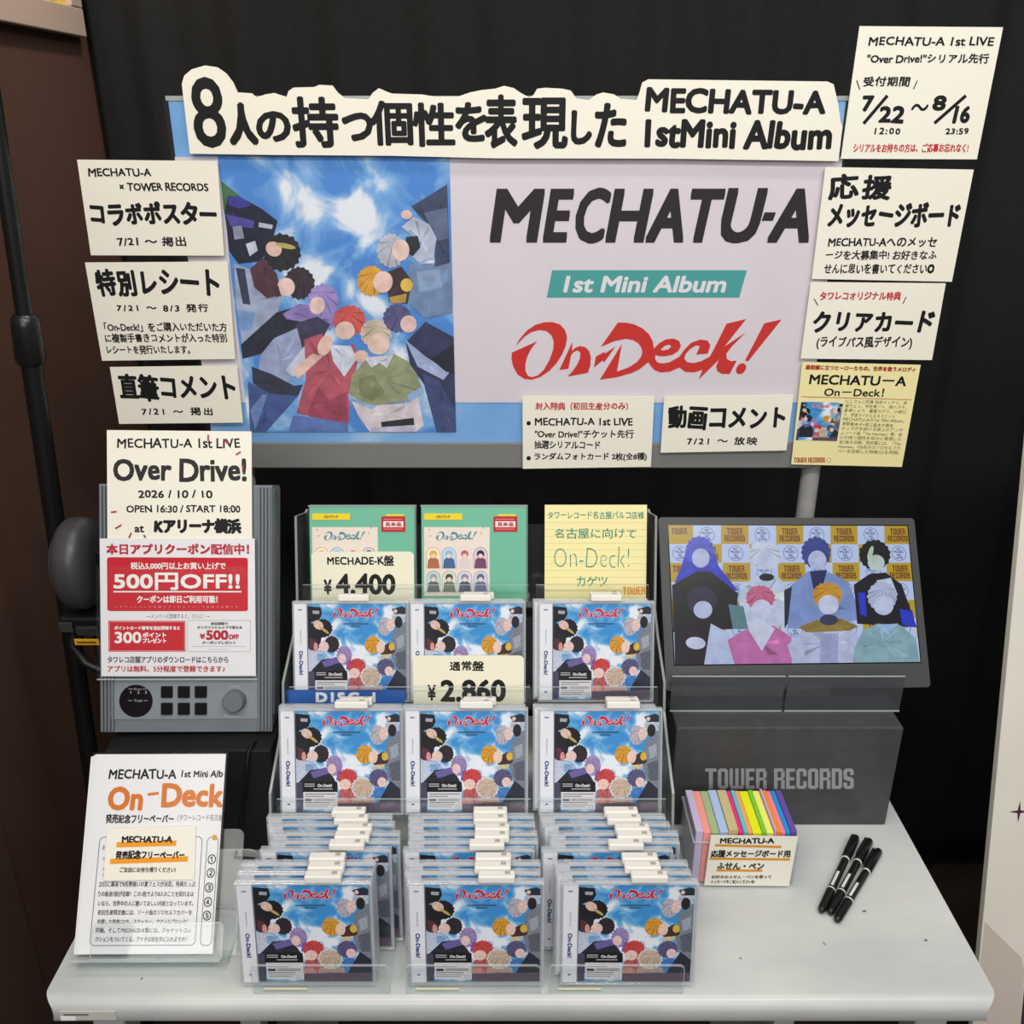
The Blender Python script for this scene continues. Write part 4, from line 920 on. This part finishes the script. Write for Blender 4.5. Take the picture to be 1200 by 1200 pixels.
TAGM = mat((238, 236, 228), .45, .4); TAGB = mat((176, 172, 162), .5)
CW, CH, CT = .142, .125, .0104
def make_cd():
    e = empty('jewel_case', Matrix.Identity(4), 'clear jewel case with sky cover', 'disc case', 'jewel cases')
    b = MB(); b.box(-CW / 2, CW / 2, 0, CH, -CT, -.0046, JEWEL, .0006, 1); b.box(-CW / 2 + .016, CW / 2 - .003, .003, CH - .003, -.0092, -.0056, mat((196, 200, 205), .4, .4)); b.build('tray', e)
    b = MB()
    for q in ((-CW / 2, CW / 2, CH - .0022, CH), (-CW / 2, CW / 2, 0, .0022), (-CW / 2, -CW / 2 + .0022, .0023, CH - .0023), (CW / 2 - .0022, CW / 2, .0023, CH - .0023)): b.box(q[0], q[1], q[2], q[3], -.0042, -.0003, JEWEL, .0004, 1)
    b.add([(-CW / 2, 0, 0), (CW / 2, 0, 0), (CW / 2, CH, 0), (-CW / 2, CH, 0)], [(0, 1, 2, 3)], PANE)
    b.build('lid', e)
    b = MB(); cover_art(b, -.0525, .0035, .0670, CH - .0035, -.0030); b.build('cover_insert', e)
    b = MB(); OB = mat((236, 238, 244), .5, .25); b.box(-.0690, -.0536, .0028, CH - .0028, -.0036, -.0016, OB)
    NAV = ink((46, 62, 128)); zz = -.0014
    put_text(b, 'On-Deck!', Vector((-.0613, .049)), Vector((0, -.030)), Vector((.0048, 0)), NAV, zz, bold=.00025)
    put_text(b, 'MECHATU-A', Vector((-.0613, .081)), Vector((0, -.017)), Vector((.0016, 0)), NAV, zz)
    b.poly([(-.0640, .114), (-.0590, .114), (-.0590, .1155), (-.0640, .1155)], zz, ink((120, 124, 140))); b.poly([(-.0630, .012), (-.0598, .012), (-.0598, .0135), (-.0630, .0135)], zz, NAV)
    b.build('paper_strip', e)
    b = MB(); b.box(-.019, .019, CH + .0003, CH + .0085, -.0112, .0006, TAGM, .0016, 3); tg = b.build('security_tag', e)
    b = MB(); b.box(.0085, .0140, CH + .0086, CH + .0091, -.0088, -.0040, TAGB, .0002, 1); b.build('tag_button', tg)
    return e
proto = make_cd()
PROTO_PARTS = [c for c in bpy.data.objects if c.parent == proto]
first = [True]
def place_cd(F, label, group, tagx=0.0):
    if first[0]: e = proto; first[0] = False
    else: e = copy_tree(proto)
    e.matrix_world = F.M; e['label'] = label; e['group'] = group
    for c in [c for c in bpy.data.objects if c.parent == e and c.name.startswith('security_tag')]: c.location.x = tagx
    return e
COLN = ('left', 'middle', 'right')
tagdx = {(0, 0): .012, (0, 1): .012, (0, 2): .026, (1, 0): .004, (1, 1): .010, (1, 2): .012}
for r in (0, 1):
    for c in range(3):
        place_cd(ROWS[r].moved((-.1956, -.0525, .1012)[c] if r == 0 else (-.197, -.0542, .1028)[c], 0, 0), 'jewel case with sky cover on the %s tier, %s slot' % (('lowest', 'middle')[r], COLN[c]), 'jewel cases on the rack tiers', tagdx[(r, c)])
for r, c in ((0, 0), (0, 1), (1, 2), (1, 1), (0, 2)):
    x = ((-.1956, -.0525, .1012) if r == 0 else (-.197, -.0542, .1028))[c]
    place_cd(ROWS[r].moved(x - (.003 if c < 2 else .006), 0, -.0128), 'jewel case tucked behind the front one on the %s tier, %s slot' % (('lowest', 'middle')[r], COLN[c]), 'jewel cases on the rack tiers', tagdx[(r, c)] + .006)

# loose stacks standing in three clear trays at the front
ORDN = ('backmost', 'seventh from the front', 'sixth from the front', 'fifth from the front', 'fourth from the front', 'third from the front', 'second from the front', 'frontmost')
EDGEPX = ([238, 243, 262, 255, 200, 100, 80, 62], [130, 128, 130, 128, 100, 120, 110, 122], [12, 30, 65, 65, 20, 88, 98, 130])
TAGPX = ([590, 603, 620, 605, 575, 467, 460, 442], [483, 483, 490, 488, 460, 493, 488, 508], [362, 378, 420, 432, 385, 458, 472, 508])
TAGY = [933, 943, 955, 965.5, 976, 994, 1006, 1018.6]
OX = (260, 450, 630)
yraw = [.717 / math.tan(math.atan((y + 8.5 - 600) / FPX) + PITCH) for y in TAGY]
YS = [.726 + (y - yraw[-1]) / (yraw[0] - yraw[-1]) * .0985 for y in yraw]
TRX = []
for c in range(3):
    for k in range(8):
        Y = YS[k]; zt = (Y + .0174) * CP + .7257 * SP
        x = (EDGEPX[c][k] / 4.615 + OX[c] - 600) / FPX * zt + CW / 2
        ztag = (Y + .018) * CP + .717 * SP; xt = ((TAGPX[c][k] / 4.615 + OX[c]) - 600) / FPX * ztag + .019
        place_cd(upright(x, Y, EYE - .8495, 8, random.uniform(-.004, .004)), 'jewel case %s in the %s front stack on the table' % (ORDN[k], COLN[c]), 'jewel cases in the front stacks', xt - x)
    TRX.append(x)
LIPX = ((291, 457.5), (472, 636), (641, 805))
for c in range(3):
    Y = .7215; F = upright(0, Y, TABLE_Z)
    p0, p1 = F.px(LIPX[c][0], 1129), F.px(LIPX[c][1], 1129); x0, x1 = p0.x + .002, p1.x - .002
    e = empty('disc_tray', Matrix.Translation(((x0 + x1) / 2, Y, TABLE_Z)), 'clear acrylic tray with a low lip under the %s front stack of discs' % COLN[c], 'tray')
    h = (x1 - x0) / 2; M = Matrix(((1, 0, 0, 0), (0, 0, -1, 0), (0, 1, 0, 0), (0, 0, 0, 1)))
    b = MB(); b.poly(rrect(-h, .0004, h, .040, .006, corners=(1, 1, 0, 0)), .0024, ACRYLIC, thick=.0022, side=EDGE); outline(b, rrect(-h + .0005, .0006, h - .0005, .0398, .006, corners=(1, 1, 0, 0)), .0011, .0027, EDGE); b.build('front_lip', e, M)
    b = MB(); b.box(-h, h, -.0005, .132, .0004, .0019, ACRYLIC, .0002); b.build('base', e)
    b = MB(); b.box(-h + .010, -h + .056, .0004, .0032, .0020, .0023, mat((226, 218, 188), .6)); b.build('paper_shim', e)

# boxed sets and cards on the top tier
TEAL = mat((112, 190, 160), .5, .3)
YST = ink((244, 214, 40)); RST = ink((196, 34, 44))
def make_box_set():
    e = empty('boxed_set', Matrix.Identity(4), 'x', 'boxed set', 'green boxed sets')
    W, H = .137, .125
    b = MB(); b.box(-W / 2, W / 2, 0, H, -.016, -.0004, TEAL, .0007, 1); b.build('sleeve_cover', e)
    b = MB(); x0, x1, y0, y1 = -W / 2 + .0035, W / 2 - .048, .036, .098
    b.poly([(x0, .008), (x1, .008), (x1, y1 + .0005), (x0, y1 + .0005)], .0002, ink((240, 226, 214)))
    w = x1 - x0; y0 = .010
    put_title(b, lambda x, y: (x0 + w * .18 + x * w * .64, y1 - .0195 + y * w * .64), .0003, ink((74, 146, 162)))
    for k, (bg, hair, cloth) in enumerate((((250,236,214),(226,182,70),(178,110,80)), ((196,222,244),(150,186,220),(70,104,150)), ((246,222,220),(196,96,110),(222,214,214)), ((226,206,224),(50,40,52),(120,70,104)), ((206,216,214),(150,170,170),(92,104,104)), ((222,226,208),(70,76,70),(110,122,104)), ((222,222,236),(146,140,170),(86,88,110)), ((214,214,234),(98,96,140),(110,116,150)))):
        cx = x0 + w * (.14 + .24 * (k % 4)); by = (.0445 if k < 4 else .0135); r = w * .105; hh = .0185
        arch = [(cx - r, by), (cx + r, by), (cx + r, by + hh)] + [(cx + r * math.cos(a), by + hh + r * math.sin(a)) for a in [math.pi * i / 10 for i in range(1, 10)]] + [(cx - r, by + hh)]
        b.poly(arch, .0003, ink(bg)); outline(b, arch, .0005, .00034, ink(cloth))
        b.poly([(cx - r * .9, by + .0004), (cx + r * .9, by + .0004), (cx + r * .75, by + hh * .62), (cx + r * .2, by + hh * .8), (cx - r * .2, by + hh * .8), (cx - r * .75, by + hh * .62)], .00035, ink(cloth))
        b.poly(ell(cx, by + hh * 1.02, r * .55, r * .55), .0004, ink(hair)); b.poly(ell(cx, by + hh * .88, r * .34, r * .34), .00044, ink((240, 214, 204)))
    for q in ((.08, .83), (.1, .74), (.9, .86), (.87, .78)): b.poly(ell(x0 + w * q[0], .01 + .088 * q[1] + .012, .0012, .0012, 0, 8), .0003, ink((220, 150, 140)))
    b.build('cover_picture', e)
    b = MB(); b.box(-W / 2 + .004, -W / 2 + .0535, .108, .1165, .0002, .0004, YST)
    put_text(b, 'CD+ブック', Vector((-W / 2 + .0288, .1122)), Vector((.018, 0)), Vector((0, .0042)), BLACK, .0006, bold=.0001); b.build('yellow_sticker', e)
    b = MB(); b.box(W / 2 - .043, W / 2 - .012, .0925, .1125, .0002, .0004, RST); b.box(W / 2 - .0405, W / 2 - .0145, .0985, .1062, .0005, .0006, ink((244, 236, 236)))
    put_text(b, '見本品', Vector((W / 2 - .0275, .10235)), Vector((.021, 0)), Vector((0, .0055)), RST, .0008, bold=.0003)
    for yy in (.0955, .1085): b.poly([(W / 2 - .04, yy), (W / 2 - .016, yy), (W / 2 - .016, yy + .0009), (W / 2 - .04, yy + .0009)], .0006, ink((232, 150, 150)))
    b.box(W / 2 - .037, W / 2 - .014, .1129, .1155, .0002, .0004, YST); b.build('red_sticker', e)
    b = MB(); b.add([(-W / 2, 0, .0013), (W / 2, 0, .0013), (W / 2, H, .0013), (-W / 2, H, .0013)], [(0, 1, 2, 3)], SLEEVE); b.box(-W / 2 - .0012, W / 2 + .0014, H + .0004, H + .0016, -.016, .0011, EDGE); b.box(W / 2 + .0004, W / 2 + .0014, 0, H, -.016, .0011, EDGE); b.build('clear_wrap', e)
    return e
bs = make_box_set(); f3 = ROWS[2]
bs.matrix_world = f3.moved(-.0496, 0, -.004).M; bs['label'] = 'green boxed set with small picture panel, middle slot of the top tier'
b2 = copy_tree(bs); b2.matrix_world = f3.moved(-.1953, 0, -.004).M; b2['label'] = 'green boxed set partly hidden behind the upper price card, top tier left'
PRICE = mat((244, 239, 216), .65, .2)
def slot_card(name, label, cat, f, n, corners, m, thick=.0006, rad=0, low=0.0):
    pl = f.moved(0, 0, n); P = [pl.px(*c) for c in corners]; x0 = (P[0].x + P[3].x) / 2; x1 = (P[1].x + P[2].x) / 2; y1 = (P[0].y + P[1].y) / 2
    F = pl.moved((x0 + x1) / 2, low); w = (x1 - x0) / 2; h = y1 - low
    b = MB(); b.poly(rrect(-w, 0, w, h, rad, corners=(1, 1, 0, 0)) if rad else [(-w, 0), (w, 0), (w, h), (-w, h)], thick, m, thick=thick)
    o = b.build(name, None, F.M); tag(o, label, cat); F.t = thick + .0002
    return o, F
o, F = slot_card('price_card', 'rounded cream price card with the higher price, in front of the left boxed set', 'price card', f3, .006, [(365,646),(485.6,646.6),(485,703),(366,703)], PRICE, .0006, .006, .0003)
lines(o, F, [('MECHADE-K盤',(383.3,650.7,461.8,663),K,H1),('¥',(379.3,679,388.8,696.5),K,dict(bold=.0006,jit=.3)),('4.400',(393.4,671.7,463.6,697.2),K,dict(bold=.0013,jit=.5))])
o, F = slot_card('price_card', 'rounded cream price card with the lower price, in the middle tier', 'price card', ROWS[1], .006, [(484,768),(615,768),(613,829),(485,829)], PRICE, .0006, .006, .0003)
lines(o, F, [('通常盤',(526.8,774.5,567.2,786.4),K,H1),('¥',(501,802.6,511,821),K,dict(bold=.0006,jit=.3)),('2.860',(516,796,593,822.8),K,dict(bold=.0014,jit=.5))])
o, F = slot_card('divider_card', 'blue divider card with white capitals in the middle tier, left slot', 'divider card', ROWS[1], .006, [(336,808.7),(475,808),(474,833),(337,833)], mat((24, 92, 178), .4, .35), .0006, 0, .0003)
lines(o, F, [('DISC 1',(370,811.2,440,823.2),WHITE,dict(bold=.0009,jit=0))])
o, F = slot_card('ruled_note', 'pale yellow ruled note with teal handwriting in the right slot of the top tier', 'note', f3, .002, [(637.5,592),(756,591),(759,702),(639,702)], mat((248, 238, 176), .65, .2), .0006, 0, .0003)
TL_ = ink((52, 138, 124)); TW = dict(bold=.0001, jit=1.0)
lines(o, F, [('タワーレコード名古屋パルコ店様',(642,599.3,754.9,608.5),TL_,TW),('名古屋に向けて',(650,619,745.7,631.4),TL_,TW),('On-Deck!',(649.4,640.6,737.5,665.4),TL_,dict(bold=0,jit=1.0,off=-.024)),('カゲツ',(675.7,675.4,711.8,687.4),TL_,TW)])
b = MB()
for i in range(12): dash(b, F, 638.5, 612.5 + i * 8.0, 757.5, 612.5 + i * 8.0, .0003, ink((198, 176, 120)), F.t - .0001)
put_block(b, 'TOWER', boxfn(F, 729.6, 687.6, 756.4, 696.6, F.t), F.t, ink((232, 148, 44))); b.build('printed_rules', o)

# ------------------------------------------------------------------ video screen
FM = upright(.3737, 1.0332, .9223, 33.66, .1146).turned(-.0493)
me_ = empty('video_screen', FM.M, 'thin grey video screen leaning on the dark grey box, showing a lit picture', 'screen')
b = MB(); SG = mat((70, 71, 73), .45, .4)
b.poly(rrect(-.1775, 0, .1775, .226, .005), -.0008, SG, thick=.008); b.build('housing', me_)
s = [FM.px(*p) for p in ((783.7,616.4),(1064.6,615.4),(1077,776),(790.7,778.5))]
sx0, sx1, sy0, sy1 = (s[0].x + s[3].x) / 2, (s[1].x + s[2].x) / 2, (s[2].y + s[3].y) / 2, (s[0].y + s[1].y) / 2
ES = 0.7
b = MB(); b.poly([(sx0 - .0015, sy0 - .0015), (sx1 + .0015, sy0 - .0015), (sx1 + .0015, sy1 + .0015), (sx0 - .0015, sy1 + .0015)], -.0005, mat((10, 10, 12), .2, .5)); 
W_, H_ = sx1 - sx0, sy1 - sy0
def sc(x, y):  # picture coordinates 138..1062 x 178..686
    t = (y - 178) / 508.0; l = 138 + 22 * t; r = 1025 + 40 * t
    return (sx0 + W_ * min(max((x - l) / (r - l), 0), 1), sy1 - H_ * min(max(t, 0), 1))
z = -.0003
b.poly([sc(130, 178), sc(130, 686), sc(1075, 686), sc(1075, 178)], z, glow((196, 214, 255), ES)); z += 2e-5
GOLD = glow((196, 164, 36), ES); LOGO = glow((112, 30, 26), ES); RING = glow((40, 44, 110), ES)
cw, chh = 101.5, 70
for r in range(6):
    for c in range(-1, 10):
        X0 = 126 + c * cw + r * 3; Y0 = 178 + r * chh
        if (c + r) % 2 == 0:
            q = [sc(X0, Y0 + chh), sc(X0 + cw, Y0 + chh), sc(X0 + cw, Y0), sc(X0, Y0)]
            if q[1][0] - q[0][0] < 1e-4: continue
            b.poly(q, z, GOLD)
            if q[1][0] - q[0][0] < .028: continue
            for k, wd in enumerate(('TOWER', 'RECORDS')):
                ww = (56, 74)[k]; cx = X0 + cw / 2
                A = sc(cx - ww / 2, Y0 + (34, 60)[k]); Bq = sc(cx + ww / 2, Y0 + (10, 37)[k])
                if A[0] <= sx0 + .0005 or Bq[0] >= sx1 - .0005: continue
                put_block(b, wd, lambda s_, t_, A=A, Bq=Bq: (A[0] + (Bq[0] - A[0]) * s_, A[1] + (Bq[1] - A[1]) * t_), z + 2e-5, LOGO)
        else:
            cx, cy = X0 + cw / 2, Y0 + chh / 2
            if not (165 < cx < 1045): continue
            cc = sc(cx, cy); rr = W_ * 27 / 900.0
            outline(b, ell(cc[0], cc[1], rr, rr, 0, 20), .0006, z + 2e-5, RING)
            for k, wd in enumerate(('NO', 'MUSIC', 'NO', 'LIFE')):
                put_text(b, wd, Vector((cc[0], cc[1] + rr * (.62, .22, -.2, -.6)[k])), Vector((rr * (.55, 1.4, .55, 1.0)[k], 0)), Vector((0, rr * .33)), RING, z + 3e-5, bold=.0001, track=False)
z += 8e-5
FIG = [
 ((52,66,210), [(205,260),(235,222),(270,222),(300,260),(320,330),(390,420),(300,420),(160,390),(185,330)]), ((22,20,30), [(150,400),(240,350),(290,350),(390,430),(380,560),(150,570)]), ((80,92,226), ell(252,275,52,54)), ((196,206,250), ell(255,300,32,36)),
 ((206,222,250), [(400,400),(470,365),(530,365),(590,420),(590,560),(390,520)]), ((16,16,24), ell(496,372,28,14)), ((214,226,250), ell(490,290,60,54,0)), ((206,216,248), ell(492,312,34,32)), ((30,34,60), [(560,420),(600,400),(600,500),(560,560)]),
 ((134,160,222), [(590,400),(650,350),(720,350),(800,390),(850,530),(570,560)]), ((30,40,100), [(655,350),(720,345),(700,420),(670,420)]), ((54,72,160), ell(680,280,54,58)), ((196,208,250), ell(684,308,34,36)),
 ((22,22,34), [(820,400),(880,360),(940,355),(1000,400),(1055,560),(830,545)]), ((216,226,250), [(905,385),(960,375),(985,440),(920,450)]), ((40,60,220), [(835,430),(862,430),(866,520),(842,510)]), ((40,60,210), [(990,490),(1040,500),(1050,560),(1000,550)]), ((18,20,26), ell(900,288,58,56)), ((200,218,214), ell(905,318,32,30)), ((200,230,200), ell(884,282,9,28,.3)),
 ((96,140,150), [(355,470),(420,480),(430,560),(370,560)]), ((210,222,250), [(410,480),(530,470),(540,560),(430,580)]),
 ((30,20,40), [(158,570),(240,530),(290,540),(270,686),(160,686)]), ((196,212,250), [(290,540),(355,575),(380,686),(265,686)]), ((214,222,250), ell(235,610,36,22,.1)), ((50,44,76), ell(258,455,54,50)), ((200,212,250), ell(262,490,34,32)),
 ((206,120,186), [(350,600),(430,555),(520,550),(585,590),(585,686),(375,686)]), ((220,228,252), [(425,560),(470,530),(525,560),(475,640)]), ((214,110,150), ell(472,448,52,46)), ((214,220,252), ell(476,488,36,34)),
 ((196,206,244), [(570,620),(640,560),(800,555),(840,600),(810,686),(590,686)]), ((150,130,60), [(610,555),(680,530),(770,525),(835,555),(800,570),(640,575)]), ((60,60,96), ell(724,530,34,20)), ((170,180,226), [(690,580),(760,580),(755,686),(690,686)]), ((218,160,40), ell(720,438,54,46)), ((214,222,252), ell(724,474,38,36)),
 ((146,186,200), [(815,640),(850,570),(905,545),(990,550),(1050,600),(1062,686),(812,686)]), ((170,206,246), [(900,550),(985,545),(945,585)]), ((196,206,244), ell(926,445,54,56)), ((206,216,252), ell(930,478,38,36)),
]
for c, pts in FIG:
    z = patch(b, sc, c, pts, z, 4e-6, lambda q: glow(q, ES, 60), 84, 222)
b.build('lit_picture', me_)
b = MB(); b.box(-.02, .02, .02, .12, -.03, -.0095, SG, .003); b.build('rear_hinge', me_)
# clear ledge in two pieces that holds the screen
YT = 1.012; ZT = TABLE_Z + BH
for (xa, xb, lab) in ((786, 917.5, 'left clear acrylic ledge piece holding the screen'), (921, 1056.5, 'right clear acrylic ledge piece holding the screen')):
    F = upright(0, YT, ZT + .0004, 0); p0, p1 = F.px(xa, 815), F.px(xb, 815); w = p1.x - p0.x
    F2 = F.moved((p0.x + p1.x) / 2, 0); yt = F.px(xa, 793).y
    LG = clear('smoked_ledge', (200, 204, 208), .08, .14, (150, 154, 160))
    e = empty('screen_ledge', F2.M, lab, 'ledge', 'clear ledges under the screen')
    b = MB(); b.box(-w / 2, w / 2, .0, yt, -.001, .001, LG); b.box(-w / 2, w / 2, yt + .0001, yt + .0009, -.001, .001, EDGE); b.box(-w / 2, w / 2, .0, .0018, .0012, .0022, EDGE); b.build('front_lip', e)
    b = MB(); b.box(-w / 2, w / 2, .0003, .0022, -.10, -.0014, LG); b.build('foot_plate', e)
b = MB(); c0 = at_y(1062, 812, 1.06)
b.tube([(c0.x - .03, 1.10, ZT + .003), (c0.x - .005, 1.085, ZT + .012), (c0.x + .018, 1.09, ZT + .010), (c0.x + .024, 1.13, ZT - .03), (c0.x + .02, 1.235, ZT - .16), (c0.x + .02, 1.245, .5), (c0.x + .03, 1.30, .006), (c0.x + .1, 1.4, .005)], .0028, mat((18, 18, 20), .5), 10)
o = b.build('power_cable'); tag(o, 'thin black cable coming from behind the right end of the screen', 'cable')

# ------------------------------------------------------------------ box of sticky-note pads
ZS = TABLE_Z
SB = dict(x0=.2135, x1=.3385, y0=.870, y1=.952, h=.079)
pa_ = at_y(816, 1036, .870)
e = empty('note_box', Matrix.Translation((SB['x0'], SB['y0'], ZS)), 'clear acrylic box full of upright coloured note pads beside the rack', 'box')
w = SB['x1'] - SB['x0']; d = SB['y1'] - SB['y0']; hb = .066
b = MB(); b.box(0, w, 0, d, .0003, .0028, EDGE, .0006); b.build('base', e)
for nm, q in (('front_wall', (0, w, 0, .0022)), ('back_wall', (0, w, d - .0022, d)), ('side_wall', (0, .0022, .0023, d - .0023)), ('side_wall', (w - .0022, w, .0023, d - .0023))):
    b = MB(); b.box(*q, .003, hb, ACRYLIC); b.box(q[0], q[1], q[2], q[3], hb + .0001, hb + .0008, EDGE); b.build(nm, e)
PADS = [('lavender',(206,190,224),40),('salmon',(250,160,150),40),('sage green',(170,188,140),42),('pale blue',(176,200,238),46),('tan',(206,190,142),50),('magenta',(232,60,130),27),('cyan',(110,196,214),23),('light orange',(250,170,104),24),('bright yellow',(236,240,40),47),('grass green',(132,206,66),25),('lemon yellow',(244,244,120),37),('lilac',(204,176,222),13),('vivid orange',(250,146,46),23),('rose pink',(244,140,160),24),('sky blue',(44,150,224),26),('violet',(106,84,166),32)]
tot = sum(p[2] for p in PADS); inner = w - .0056; x = SB['x0'] + .0028
for i, (nm, c, k) in enumerate(PADS):
    ww = inner * k / tot; dh = .004 if nm in ('tan', 'lilac') else (0.0015 if i % 3 == 0 else 0)
    dy0 = .0 if nm != 'tan' else .003
    b = MB(); b.box(-ww / 2 + .0002, ww / 2 - .0002, 0, .074 - dy0, 0, .0755 + dh, mat(c, .75, .15), .0004, 1)
    o = b.build('note_pad', None, Matrix.Translation((x + ww / 2, SB['y0'] + .0034 + (random.random() * .0012), ZS + .0032))); tag(o, '%s sticky-note pad standing in the clear box' % nm, 'note pad', 'sticky-note pads in the clear box'); x += ww
FS = upright(0, SB['y0'] - .0022, ZS + .001, 0)
o, F = card('note_card', 'cream card with three orange underlines on the front of the note box', 'card', FS, [(833,978.3),(935,980),(924.5,1038),(825,1037)], CREAM, .0007)
b = MB()
for q in ((838,990.6,915.5,992.6),(831.5,1006.3,926,1007.3),(839.5,1020,893.5,1020.4)): dash(b, F, *q, .0034, ink((226, 150, 40)), F.t)
b.build('underlines', o); F.t += .0002
lines(o, F, [('MECHATU-A',(843.7,981.9,907.8,988.9),K,H1),('応援メッセージボード用',(833.2,995.9,926.5,1005.2),K,H1),('ふせん・ペン',(840.2,1010.8,895.5,1019.2),K,H1),('お好みのふせん・ペンを使って',(834,1025.5,904,1029.8),K,dict(bold=.0001)),('メッセージをご記入ください◎',(833,1031.3,884,1035.5),K,dict(bold=.0001))])

# ------------------------------------------------------------------ three marker pens lying together
PK = mat((16, 16, 17), .28, .5); PW = mat((225, 225, 225), .4, .4)
def pen(a, c, label, twist):
    A = at_z(*a, TABLE_Z + .006); C = at_z(*c, TABLE_Z + .006); d = C - A; ln = d.length; d.normalize()
    u = d; n = Vector((0, 0, 1)); v = n.cross(u)
    M = Matrix(((u.x, v.x, n.x, A.x), (u.y, v.y, n.y, A.y), (u.z, v.z, n.z, TABLE_Z + .0061), (0, 0, 0, 1)))
    e = empty('marker_pen', M, label, 'pen', 'marker pens on the table')
    b = MB(); b.tube([(ln * .27, 0, 0), (ln * .66, 0, 0)], .0046, PK, 20); b.build('barrel', e)
    b = MB(); b.tube([(0, 0, 0), (.002, 0, 0), (.006, 0, 0), (ln * .255, 0, 0)], [.0028, .0042, .0048, .0052], PK, 20); b.build('fine_cap', e)
    b = MB(); b.tube([(ln * .675, 0, 0), (ln * .68, 0, 0), (ln * .96, 0, 0), (ln * .985, 0, 0), (ln, 0, 0)], [.0052, .0057, .0054, .0044, .0024], PK, 20)
    cap = b.build('cap', e)
    b = MB(); cv, sv = math.cos(twist), math.sin(twist)
    b.box(ln * .72, ln * .955, -.0018, .0018, .0062, .0078, PK, .0006); b.box(ln * .93, ln * .955, -.0018, .0018, .0052, .0062, PK); b.build('clip', cap, Matrix.Rotation(twist, 4, 'X'))
    for f in (.2625, .6675):
        b = MB(); b.tube([(ln * (f - .0065), 0, 0), (ln * (f + .0065), 0, 0)], .0053, PW, 20); b.build('white_band', e)
    b = MB()
    for k in range(5):
        a0 = math.radians(62 + k * 8); r = .00475
        y0, z0 = r * math.cos(a0), r * math.sin(a0); a1 = math.radians(62 + (k + 1) * 8); y1, z1 = r * math.cos(a1), r * math.sin(a1)
        b.add([(ln * .29, y0, z0), (ln * .47, y0, z0), (ln * .47, y1, z1), (ln * .29, y1, z1)], [(0, 1, 2, 3)], PW)
    b.build('label', e)
pen((962, 1068), (1003.5, 980), 'black marker pen on the left of the three lying together', -.5)
pen((972.5, 1070), (1019.5, 984), 'black marker pen in the middle of the three lying together', -.6)
pen((980.5, 1079), (1030.5, 996), 'black marker pen on the right of the three lying together', -1.0)

# cable behind the rack at left
b = MB(); p0, p1 = at_y(318, 862, 1.0), at_y(268, 905, .915)
b.tube([(-.312, .945, ZT + .0028), (-.314, .936, ZT + .0028), (-.316, .9265, ZT + .001), (-.322, .922, ZT - .04), (-.335, .918, TABLE_Z + .05), (-.345, .914, TABLE_Z + .004), (-.32, .912, TABLE_Z + .003)], .0022, mat((18, 18, 20), .5), 10)
o = b.build('thin_cable'); tag(o, 'thin black cable running down the front of the plain black box', 'cable')
